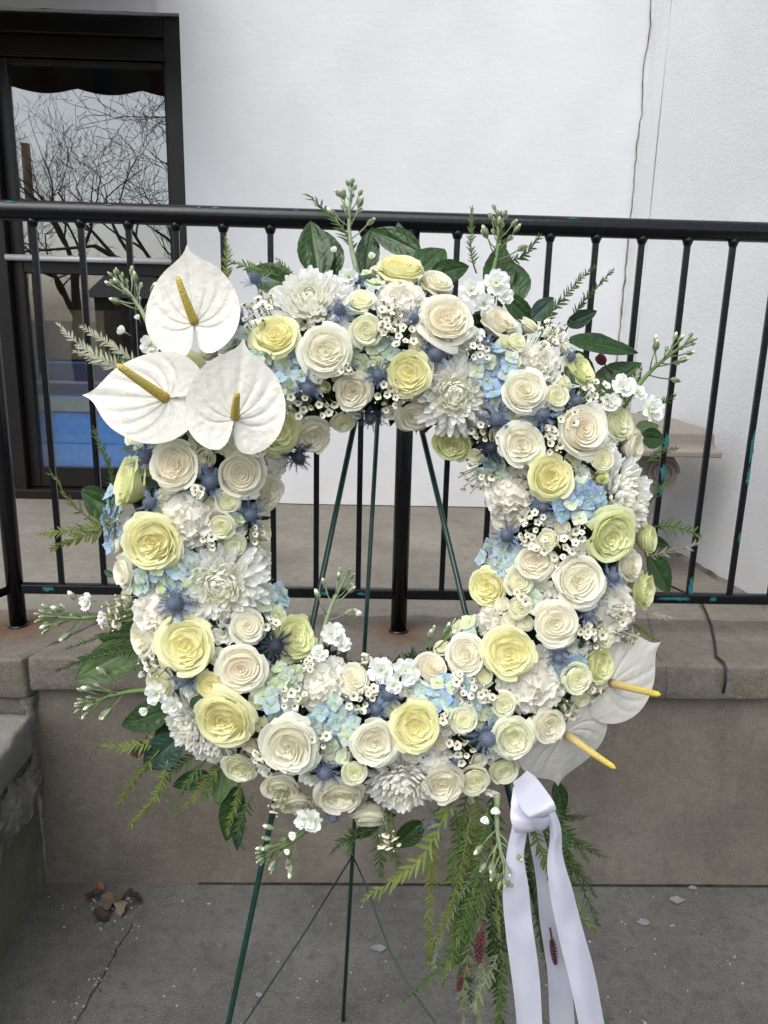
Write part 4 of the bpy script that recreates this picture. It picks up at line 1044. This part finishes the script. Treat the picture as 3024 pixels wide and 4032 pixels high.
# close the gaps of the flower bed with small blooms, largest gap first
FLORETS = []
def close_gaps(count):
    r = random.Random(8)
    disc = [(x, y, d * .47) for x, y, d, *_ in ROSES + CARNS + MUMS] + [(x, y, d * .33) for x, y, d, _ in THIS] + [(x, y, rr * .9) for x, y, _, rr in WAXS]
    disc += [(x + rx * k * .5, y + ry * m_ * .5, min(rx, ry) * .7) for x, y, rx, ry, *_ in HYDS for k in (-1, 0, 1) for m_ in (-1, 0, 1)]
    disc += [(x, y, d * .45) for *_a, bl, _n in STOCKS for x, y, d in bl]
    disc += [(415, 650, 88), (300, 850, 82), (250, 855, 50), (505, 860, 92), (1370, 1460, 50), (1240, 1610, 60), (1140, 1720, 30)]
    cand = []
    for _ in range(9000):
        a = r.uniform(0, 2 * pi); rho = r.uniform(262, 580); cand.append((825 + rho * sin(a), 1165 - rho * cos(a)))
    C = np.array(cand); g = np.full(len(C), 1e9)
    for x, y, rr in disc: g = np.minimum(g, np.hypot(C[:, 0] - x, C[:, 1] - y) - rr)
    for k in range(count):
        j = int(np.argmax(g)); x, y, gap = float(C[j, 0]), float(C[j, 1]), float(g[j])
        if gap < 5: break
        kind = (0, 1, 2, 1, 0, 1, 2, 0, 3)[k % 9]; d = max(30, min(58, gap * 2 + 16))
        if kind == 0: ROSES.append((x, y, max(40, d), 'SCWS'[k % 4], 'small', None, -.006))
        elif kind == 1: FLORETS.append((x, y, max(38, d)))
        elif kind == 2: WAXS.append((x, y, 5, d * .5))
        else: HYDS.append((x, y, d * .5, d * .5, 5, r.choice((.05, .15, .4)), -.006))
        g = np.minimum(g, np.hypot(C[:, 0] - x, C[:, 1] - y) - d * .45)
close_gaps(120)
for k in range(11):                              # thicken the trailing greenery
    x0 = 980 + k * 9.5; r = random.Random(k)
    SPRIGS.append(((x0, 1790 + r.uniform(0, 160)), (x0 - 60 + r.uniform(-50, 90), 2060 + r.uniform(-60, 150)), ('grevy', 'grev', 'grevs', 'grevy')[k % 4], 32 + r.uniform(-6, 8), None, .92 + r.uniform(-.02, .03), r.uniform(-.08, .08)))
for k in range(8):
    r = random.Random(50 + k)
    SPRIGS.append(((1130 + k * 9, 1790 + r.uniform(0, 60)), (1170 + k * 17, 1880 + r.uniform(0, 200)), ('grevd', 'grev', 'grevs', 'grevd')[k % 4], 26, None, .95 + r.uniform(0, .03), r.uniform(-.05, .1)))

NUM = ['twelve', 'one', 'two', 'three', 'four', 'five', 'six', 'seven', 'eight', 'nine', 'ten', 'eleven']
def where(x, y):
    h = int(round(math.atan2(x - 825, 1165 - y) / (2 * pi) * 24)) % 24
    rho = hypot(x - 825, y - 1165)
    ck = (NUM[h // 2] + " o'clock") if h % 2 == 0 else 'half past ' + NUM[h // 2]
    band = 'inner edge' if rho < 335 else 'outer edge' if rho > 505 else 'middle band'
    return ck, band
REQ = []
def label(desc, kind, x, y, place=None):         # wording is settled by settle_labels() once every flower is known
    REQ.append((desc, x, y, place)); return '@@%d' % (len(REQ) - 1)
ORD = ['', 'second', 'third', 'fourth', 'fifth', 'sixth', 'seventh', 'eighth', 'ninth', 'tenth']
CNT = ['', 'one', 'two', 'three', 'four', 'five', 'six', 'seven', 'eight', 'nine', 'ten']
def settle_labels():
    groups = {}
    for k, (desc, x, y, place) in enumerate(REQ):
        ck, band = where(x, y)
        groups.setdefault((desc, place or 'at %s' % ck, '' if place else band), []).append(k)
    final = {}
    for (desc, ck, band), ids in groups.items():
        n = len(ids)
        if n == 1:
            final[ids[0]] = "%s %s" % (desc, ck) + (" on the wreath's " + band if band else ''); continue
        xs, ys = [REQ[k][1] for k in ids], [REQ[k][2] for k in ids]
        hor = bool(REQ[ids[0]][3]) or max(xs) - min(xs) >= max(ys) - min(ys)
        ids = sorted(ids, key=lambda k: REQ[k][1 if hor else 2])
        a, z = ('left', 'right') if hor else ('top', 'bottom')
        for m_, k in enumerate(ids):
            if n == 2: w_ = ('the left one' if hor else 'the upper one', 'the right one' if hor else 'the lower one')[m_]
            elif m_ == 0: w_ = ('leftmost' if hor else 'topmost') + ' of ' + CNT[n]
            elif m_ == n - 1: w_ = ('rightmost' if hor else 'lowest') + ' of ' + CNT[n]
            else: w_ = '%s from %s of %s' % (ORD[m_], a, CNT[n])
            final[k] = "%s %s%s, %s" % (desc, ck, ', ' + band if band else '', w_)
    for o in bpy.data.objects:
        if 'label' in o.keys() and o['label'].startswith('@@'): o['label'] = final[int(o['label'][2:])]
def px_size(d, p): return d * K / FPX * depth(p)

# anthuriums
def anthurium(att, tip, n0, n1, side, sp, lab, cup, wide, lift, seed, dull=True):
    a, b_ = at(att[0], att[1], n0), at(tip[0], tip[1], n1)
    y = (b_ - a); L = y.length; y.normalize()
    z = WN + WU * side[0] + WV * side[1]; z = (z - y * z.dot(y)).normalized(); x = y.cross(z)
    t = thing('anthurium', lab, 'anthurium', 'white anthuriums in the wreath', Matrix.Translation(a) @ Matrix((x, y, z)).transposed().to_4x4() @ Matrix.Scale(L, 4))
    s_ = obj('spathe', spathe_mesh(seed, cup, wide), t, (.65, .635, .56))
    inv = t.matrix_basis.inverted()
    e = inv @ at(sp[0], sp[1], n0 + lift); st = Vector((0, .03, .0)); m_ = MB()
    pts = []; rs = []; n = 14; bl = (e - st).length
    for i in range(n + 1):
        v = i / n; pts.append(st.lerp(e, v) + Vector((0, 0, .05 * sin(pi * v)))); rs.append(.064 * (1 - .42 * v) * (1 if v < .93 else sqrt(max(.05, 1 - ((v - .93) / .072) ** 2))))
    m_.tube(pts, rs, 12); m_.t = [min(1, (i // 12) / n) for i in range(len(m_.v))]
    obj('spadix', m_.mesh('spadix', M['spadix2' if dull else 'spadix']), t)
    m_ = MB(); m_.tube([(0, 0, -.01), (0, -.05, -.12), (0, -.1, -.5)], .03, 6); obj('stalk', m_.mesh('stalk', M['stem']), t)
anthurium((420,700),(410,546),.095,.085,(-.1,.15),(383,596),'upright white anthurium at top left, its tip pointing up',.10,1.0,.035,1)
anthurium((362,860),(196,858),.115,.085,(-.15,.1),(252,787),'white anthurium at left with its tip pointing left',.06,.86,.06,2)
anthurium((507,905),(526,744),.135,.13,(.05,-.05),(513,848),'lowest and frontmost of the three white anthuriums at upper left',.08,1.03,.05,3)
anthurium((1318,1478),(1432,1394),.04,.02,(.3,.0),(1427,1501),'white anthurium at right, half hidden behind a pale green rose',-.1,1.0,.09,4,False)
anthurium((1222,1582),(1218,1704),.05,.02,(.3,.1),(1330,1660),'white anthurium hanging at lower right beside the satin bow',-.14,1.28,.05,5,False)

CNAME = {'W': 'white', 'P': 'blush cream', 'Y': 'soft yellow', 'G': 'pale green', 'S': 'pale lemon', 'C': 'cream'}
R_ = random.Random(77)
for i, (x, y, d, c, stl, f, lift) in enumerate(ROSES):
    p, fd, rad, t_ = bed(x, y, lift, f)
    sc = px_size(d, p) * (.97 if stl != 'bud' else 1.45)
    ds = ('large ' if d >= 110 else 'small ' if d < 70 else '') + CNAME[c] + (' rosebud' if stl == 'bud' else ' rose')
    if f and hypot(*f) > .6 and stl != 'bud': ds += ' seen side-on'
    t = thing('rose', label(ds, 'rose', x, y), 'rose', 'roses in the wreath', frame(p - fd * sc * .03, fd, R_.uniform(0, 6.28), sc))
    add_petals(t, ROSE[stl][i % len(ROSE[stl])], *ROSECOL[c], R_)
    obj('calyx', CALYX, t)
for i, (x, y, d, f, lift) in enumerate(CARNS):
    p, fd, rad, t_ = bed(x, y, lift, f); sc = px_size(d, p) * 1.2
    t = thing('carnation', label(('large ' if d > 100 else 'small ' if d < 80 else '') + 'frilly white carnation', 'carnation', x, y), 'carnation', 'carnations in the wreath', frame(p - fd * sc * .06, fd, R_.uniform(0, 6.28), sc))
    add_petals(t, CARN[i % 3], (.92, .89, .78), (.93, .92, .86), R_)
for i, (x, y, d, f, lift) in enumerate(MUMS):
    p, fd, rad, t_ = bed(x, y, lift, f); sc = px_size(d, p) * 1.12
    t = thing('chrysanthemum', label('white many-petalled chrysanthemum', 'chrysanthemum', x, y), 'chrysanthemum', 'chrysanthemums in the wreath', frame(p - fd * sc * .02, fd, R_.uniform(0, 6.28), sc))
    add_petals(t, MUM[i % 2], (.93, .93, .82), (.94, .94, .92), R_)
for i, (x, y, d, f) in enumerate(THIS):
    p, fd, rad, t_ = bed(x, y, .009, f); sc = px_size(d, p) * 1.0
    dark = i in (6, 14, 16, 27)
    ds = ('dark ' if dark else '') + ('large ' if d > 78 else 'small ' if d < 60 else '') + 'spiky blue thistle'
    t = thing('thistle', label(ds, 'thistle', x, y), 'thistle', 'thistles in the wreath', frame(p - fd * sc * .05, fd, R_.uniform(0, 6.28), sc))
    obj('head', THEAD, t, (.045, .05, .065) if dark else (.14, .165, .225))
    for k in range(18):
        bc = (.05, .06, .10) if dark else lerp((.12, .15, .20), (.26, .36, .50), R_.random() ** 1.2)
        obj('bract', BRACT[R_.randrange(6)], t, bc, Matrix.Rotation(k * 2 * pi / 17 + R_.gauss(0, .12), 4, 'Z') @ Matrix.Rotation(R_.uniform(-.55, .25), 4, 'Y') @ Matrix.Scale(R_.uniform(.8, 1.2), 4))
BLUE, PALE = (.36, .50, .74), (.66, .72, .55)
for i, (x, y, rx, ry, n, bs, lift) in enumerate(HYDS):
    p0, fd0, *_ = bed(x, y, lift)
    ds = 'blue hydrangea cluster' if bs > .6 else 'pale blue-green hydrangea cluster'
    t = thing('hydrangea', label(ds, 'hydrangea', x, y), 'hydrangea', 'hydrangea clusters in the wreath', frame(p0 - fd0 * .04, fd0))
    inv = t.matrix_basis.inverted()
    n = int(n * 1.35)
    for k in range(n):
        q = sqrt((k + .5) / n); a = k * 2.39996 + i
        fx, fy = x + rx * q * cos(a) + R_.gauss(0, 3), y + ry * q * sin(a) + R_.gauss(0, 3)
        p, fd, *_ = bed(fx, fy, lift + R_.uniform(-.008, .008))
        z = (fd + Vector((R_.gauss(0, 1), R_.gauss(0, 1), R_.gauss(0, 1))) * .28).normalized()
        fl = obj('floret', HCEN, t, None, inv @ frame(p, z, R_.uniform(0, 6), px_size(R_.uniform(36, 48), p)))
        c = lerp(PALE, BLUE, min(1, max(0, bs + R_.gauss(0, .28))))
        if R_.random() < .15: c = lerp(c, (.75, .78, .62), .7)
        for j in range(4):
            obj('petal', HPET[R_.randrange(3)], fl, tuple(u * R_.uniform(.93, 1.05) for u in c), Matrix.Rotation(j * pi / 2 + R_.gauss(0, .06), 4, 'Z') @ Matrix.Rotation(R_.gauss(0, .1), 4, 'X'))
for i, (x, y, n, rr) in enumerate(WAXS):
    p0, fd0, *_ = bed(x, y, .0)
    t = thing('waxflower_sprig', label('sprig of tiny white waxflowers', 'waxflower', x, y), 'waxflower', 'waxflower sprigs in the wreath', frame(p0 - fd0 * .05, fd0))
    inv = t.matrix_basis.inverted(); st = MB()
    for k in range(n + 3):
        q = sqrt((k + .5) / (n + 3)); a = k * 2.39996 + i * 1.3
        p, fd, *_ = bed(x + rr * q * cos(a), y + rr * q * sin(a), .014 + R_.uniform(-.006, .012))
        z = (fd + Vector((R_.gauss(0, 1), R_.gauss(0, 1), R_.gauss(0, 1))) * .3).normalized()
        bud = k >= n
        s = px_size(R_.uniform(11, 15) if bud else R_.uniform(15, 24), p)
        obj('bud' if bud else 'blossom', WBUD if bud else WAX[R_.randrange(3)], t, None, inv @ frame(p, z, R_.uniform(0, 6), s))
        pl = inv @ (p - z * s * .2); st.tube([Vector((0, 0, 0)), pl * .6 + Vector((0, 0, -.006)), pl], [.0011, .0009, .0006], 4)
    obj('stem', st.mesh('stem', M['stem']), t)
for i, (b0, tp, (n0, n1), blos, place) in enumerate(STOCKS):
    a, e = at(b0[0], b0[1], n0), at(tp[0], tp[1], n1)
    d = e - a; L = d.length; d.normalize(); side = d.cross(WN).normalized()
    t = thing('stock_flower', 'white stock stem with green buds ' + place, 'stock flower', 'stock stems in the wreath', Matrix.Translation(a))
    st = MB(); cv = lambda v: d * (L * v) + side * (.06 * L * sin(pi * v) * (1 if i % 2 else -1))
    st.tube([cv(v / 8) for v in range(9)], [.0042 * (1 - .55 * v / 8) for v in range(9)], 7)
    nb = 17 if i != 6 else 12
    for k in range(nb):
        v = .42 + .58 * k / (nb - 1); ang = k * 2.39996
        out = (side * cos(ang) + WN * sin(ang)); ln = (.024 + .010 * R_.random()) * (1.15 - .95 * ((v - .42) / .58) ** 2)
        q0 = cv(min(1, v)); dr = (out * (1.05 - v * .55) + d * (.25 + v)).normalized(); q1 = q0 + dr * ln
        st.tube([q0, q0 + (q1 - q0) * .5 + out * .002, q1], .0010, 4)
        s = .0185 * (1.15 - .55 * (v - .42) / .58) * R_.uniform(.85, 1.1)
        obj('bud', SBUD[0 if v > .78 else (1 if R_.random() < .7 else 2)], t, None, frame(q1 + dr * s * .35, dr, None, s, side))
    obj('stem', st.mesh('stem', M['stem'] if i % 3 else M['budgreen']), t)
    for (x, y, s) in blos:
        p = at(x, y, n0 + .012) if s < 40 else bed(x, y, .018)[0]
        if (p - WC0).length > .41: p = at(x, y, n0 + .01)
        z = (WN * 1.0 + (p - a).normalized() * .8 + Vector((R_.gauss(0, .2), R_.gauss(0, .2), R_.gauss(0, .2)))).normalized()
        closed = s < 38
        bl = obj('blossom', SBASE, t, None, Matrix.Translation(-a) @ frame(p, z if not closed else (p - a + d * .02).normalized(), R_.uniform(0, 6), px_size(s, p)))
        for k in range(12 if not closed else 6):
            inner = k >= 5
            obj('petal', SPET[R_.randrange(4)], bl, (.92, .93, .91), Matrix.Rotation(k * 2 * pi / 5 + (.6 + .25 * (k > 9) if inner else 0) + R_.gauss(0, .18), 4, 'Z') @ Matrix.Rotation(R_.uniform(.0, .3) + (.6 + .35 * (k > 9) if inner else 0) + (.9 if closed else 0), 4, 'X') @ Matrix.Scale((.78 if k < 10 else .55) if inner else 1.0, 4))
for i, (x, y, d) in enumerate(FLORETS):
    p, fd, *_ = bed(x, y, -.002)
    t = thing('stock_blossom', label('single ruffled white stock blossom', 'stock', x, y), 'stock flower', 'stock blossoms between the roses', frame(p - fd * .012, (fd + Vector((R_.gauss(0, .2), R_.gauss(0, .2), R_.gauss(0, .2)))).normalized(), R_.uniform(0, 6), px_size(d, p) * 1.15))
    obj('base', SBASE, t)
    for k in range(13):
        ring = 0 if k < 6 else 1 if k < 10 else 2
        obj('petal', SPET[R_.randrange(4)], t, (.93, .93, .89), Matrix.Rotation(k * 2.39996 + R_.gauss(0, .15), 4, 'Z') @ Matrix.Rotation(R_.uniform(.0, .25) + .45 * ring, 4, 'X') @ Matrix.Scale((1, .8, .55)[ring], 4))
# leaves
SAL = {}
for i, (b0, tp, wd, kind, n0, n1, curl) in enumerate(LEAVES):
    a, e = at(b0[0], b0[1], n0), at(tp[0], tp[1], n1)
    y = e - a; L = y.length; y.normalize(); z = (WN + Vector((R_.gauss(0, .35), 0, R_.gauss(.1, .3)))); z = (z - y * z.dot(y)).normalized(); x = y.cross(z)
    mx_, my_ = (b0[0] + tp[0]) / 2, (b0[1] + tp[1]) / 2
    ds = {'salal': 'glossy dark green leaf', 'salal2': 'light green leaf', 'salal3': 'bluish green leaf'}[kind]
    ds = ('long ' if L > .1 else 'small ' if L < .05 else '') + ds
    o = obj('salal_leaf', salal_mesh(i, M[kind], wd, curl), None, None, Matrix.Translation(a) @ Matrix((x, y, z)).transposed().to_4x4() @ Matrix.Scale(L, 4))
    tag(o, label(ds, 'leaf', mx_, my_), 'leaf', 'broad leaves in the wreath')
for i, (b0, tp, kind, ll, n0, n1, bow) in enumerate(SPRIGS):
    if n0 is None:
        if b0[1] < 1850: b0 = (b0[0], b0[1] - 62)       # rooted up inside the rim
        a = on_y(b0[0], b0[1], n1 + .03); e = on_y(tp[0], tp[1], n1)
    else: a, e = at(b0[0], b0[1], n0), at(tp[0], tp[1], n1)
    d = e - a; L = d.length; d.normalize(); view = (CAM - a).normalized(); side = d.cross(view).normalized()
    nrm0 = side.cross(d).normalized(); roll = R_.gauss(0, .45); side, nrm = side * cos(roll) + nrm0 * sin(roll), nrm0 * cos(roll) - side * sin(roll)
    wq = R_.uniform(0, 6)
    cv = lambda v: d * (L * v) + side * (bow * L * sin(pi * v) + .012 * L * sin(7 * v + wq)) + nrm * (.03 * L * sin(pi * v) + .01 * L * sin(9 * v + wq))
    col = {'grev': 'green', 'grevy': 'yellow-green', 'grevp': 'silvery', 'grevs': 'grey-green', 'grevd': 'dark green'}[kind]
    mx_, my_ = tp
    ds = ('long ' if L > .13 else 'short ' if L < .06 else '') + col + ' fern-like sprig'
    t = thing('fern_sprig', label(ds, 'sprig', mx_, my_, ('hanging left of the ribbon' if mx_ < 1115 else 'hanging by the ribbon tails') if n0 is None else None), 'sprig', 'fern-like sprigs around the wreath', Matrix.Translation(a))
    st = MB(); st.tube([cv(v / 8) for v in range(9)], [.0013 * (1 - .6 * v / 8) for v in range(9)], 5)
    obj('stem', st.mesh('stem', LEAFLET[kind][0].materials[0]), t)
    s0 = px_size(ll, a) * .85; n = max(6, int(L / (s0 * .43)))
    v0 = .12 if n0 is not None else .02
    for k in range(n):
        v = v0 + (1 - v0) * k / n
        for s in (1, -1):
            q = cv(v + (.5 / n if s < 0 else 0)); tan_ = (cv(min(1, v + .03)) - cv(max(0, v - .03))).normalized()
            an = radians(50 - 22 * v) + R_.gauss(0, .16)
            if R_.random() < .04: continue
            y = (tan_ * cos(an) + side * s * sin(an) + nrm * R_.gauss(0.08, .2)).normalized()
            z = (nrm - y * nrm.dot(y)).normalized(); x = y.cross(z)
            ls = s0 * (.55 + .45 * sin(pi * min(1, .25 + v * .72))) * R_.uniform(.7, 1.2)
            obj('leaflet', LEAFLET[kind][R_.randrange(2)], t, None, Matrix.Translation(q) @ Matrix((x, y, z)).transposed().to_4x4() @ Matrix.Scale(ls, 4))
        if k == n - 1:
            y = (cv(1) - cv(.95)).normalized(); z = (nrm - y * nrm.dot(y)).normalized()
            obj('leaflet', LEAFLET[kind][0], t, None, Matrix.Translation(cv(.98)) @ Matrix((y.cross(z), y, z)).transposed().to_4x4() @ Matrix.Scale(s0 * .6, 4))
M['cone'] = simple('wine_red_bud', (.085, .022, .025), .6, .3, .4, 90)
for b0, tp, wd, lab in CONES:
    a, e = (on_y(b0[0], b0[1], .89), on_y(tp[0], tp[1], .89)) if b0[1] > 1900 else (at(b0[0], b0[1], -.03), at(tp[0], tp[1], -.03))
    d = e - a; L = d.length; d.normalize(); wr = px_size(wd, a) * .5; b = MB(); s1 = d.orthogonal().normalized(); s2 = d.cross(s1)
    for k in range(90):
        v = (k + .5) / 90; an = k * 2.39996; rr = wr * sin(pi * (v * .85 + .1)) ** .5
        o_ = s1 * cos(an) + s2 * sin(an); b.ball(a + d * (L * v) + o_ * rr * .8, (wr * .2, wr * .2, wr * .42), 5, 0, (o_ + d * .5))
    b.tube([a - d * .02, e], .0015, 5)
    tag(obj('flower_spike', b.mesh('flower_spike', M['cone'])), lab, 'flower spike')

# ------------------------------------------------------------------ satin ribbon
N = NT('white_satin')
N.base((.54, .545, .635), .25, .6); N.p.inputs['Sheen Weight'].default_value = .15  # lavender tint of the sky put into the white satin's base colour
N.bump(N.noise(900, N.pos(), 2), .05, .001)
tr = N.n('BsdfTranslucent', Color=(.6, .6, .68)); mx = N.n('MixShader', Fac=.15)
N.t.links.new(N.p.outputs[0], mx.inputs[1]); N.t.links.new(tr.outputs[0], mx.inputs[2]); N.t.links.new(mx.outputs[0], N.out.inputs['Surface'])
M['satin'] = N.m
rib = thing('ribbon', 'white satin ribbon bow with long tails hanging at lower right', 'ribbon')
def catmull(pts, n):
    out = []
    for i in range(len(pts) - 1):
        p0, p1, p2, p3 = pts[max(0, i - 1)], pts[i], pts[i + 1], pts[min(len(pts) - 1, i + 2)]
        for k in range(n):
            t = k / n
            out.append(p1 * (2 * t ** 3 - 3 * t * t + 1) + p2 * (3 * t * t - 2 * t ** 3) + (p2 - p0) * .5 * (t ** 3 - 2 * t * t + t) + (p3 - p1) * .5 * (t ** 3 - t * t))
    return out + [pts[-1]]
def strip(name, rows, n=8, nu=6, cup=.0):
    L_ = catmull([on_y(a[0], a[1], a[2]) for a, _ in rows], n); R2 = catmull([on_y(c[0], c[1], c[2]) for _, c in rows], n)
    b = MB(); m_ = len(L_) - 1
    def f(u, v):
        j = int(round(v * m_)); p = L_[j].lerp(R2[j], u); wv = noise.noise(Vector((u * 1.5, v * 7, len(rows)))) * .005 + noise.noise(Vector((u * 3, v * 16, len(rows)))) * .0015
        wv *= 1 if name == 'tail' else .25
        return p + Vector((0, -cup * sin(pi * u) + wv, 0))
    b.grid(f, nu, m_)
    for v in list(range(len(b.v))): pass
    return obj(name, b.mesh(name, M['satin']), rib)
strip('tail', [((1118,1735,.875),(1142,1730,.87)),((1105,1790,.865),(1140,1788,.86)),((1094,1850,.86),(1132,1850,.855)),((1086,1930,.86),(1143,1925,.85)),((1092,2010,.86),(1152,2010,.848)),((1105,2110,.862),(1166,2110,.848)),((1116,2212,.865),(1172,2212,.848)),((1128,2400,.865),(1186,2400,.85))], cup=.004)
strip('tail', [((1138,1770,.89),(1165,1768,.88)),((1146,1830,.895),(1182,1830,.885)),((1158,1900,.90),(1200,1890,.885)),((1166,1990,.90),(1214,1985,.885)),((1182,2100,.90),(1230,2100,.89)),((1188,2212,.90),(1242,2212,.89)),((1195,2400,.90),(1250,2400,.89))], cup=-.003)
strip('tail', [((1178,1745,.865),(1196,1745,.87)),((1188,1800,.855),(1212,1790,.86)),((1182,1870,.85),(1216,1850,.855)),((1190,1940,.845),(1238,1925,.85)),((1206,2020,.84),(1260,2010,.85)),((1228,2110,.84),(1286,2105,.85)),((1250,2212,.84),(1306,2212,.85)),((1290,2400,.84),(1345,2400,.85))], cup=.005)
strip('loop', [((1108,1688,.875),(1138,1664,.875)),((1114,1712,.845),(1158,1680,.845)),((1124,1742,.82),(1180,1708,.818)),((1140,1762,.805),(1196,1732,.80)),((1149,1768,.806),(1201,1748,.80)),((1151,1767,.816),(1200,1752,.812)),((1146,1760,.838),(1192,1748,.836)),((1130,1735,.858),(1170,1720,.858))], 6, 6, .002)
strip('loop', [((1108,1700,.87),(1130,1705,.862)),((1104,1738,.852),(1146,1748,.846)),((1103,1768,.838),(1157,1772,.834)),((1111,1794,.836),(1166,1787,.834)),((1118,1800,.846),(1166,1791,.844)),((1124,1790,.868),(1160,1780,.866))], 6, 6, .002)
strip('knot', [((1146,1752,.842),(1176,1750,.842)),((1148,1764,.826),(1186,1760,.826)),((1152,1778,.824),(1188,1774,.824)),((1154,1790,.832),(1182,1786,.832)),((1156,1794,.85),(1178,1790,.85))], 6, 6, .004)
settle_labels()
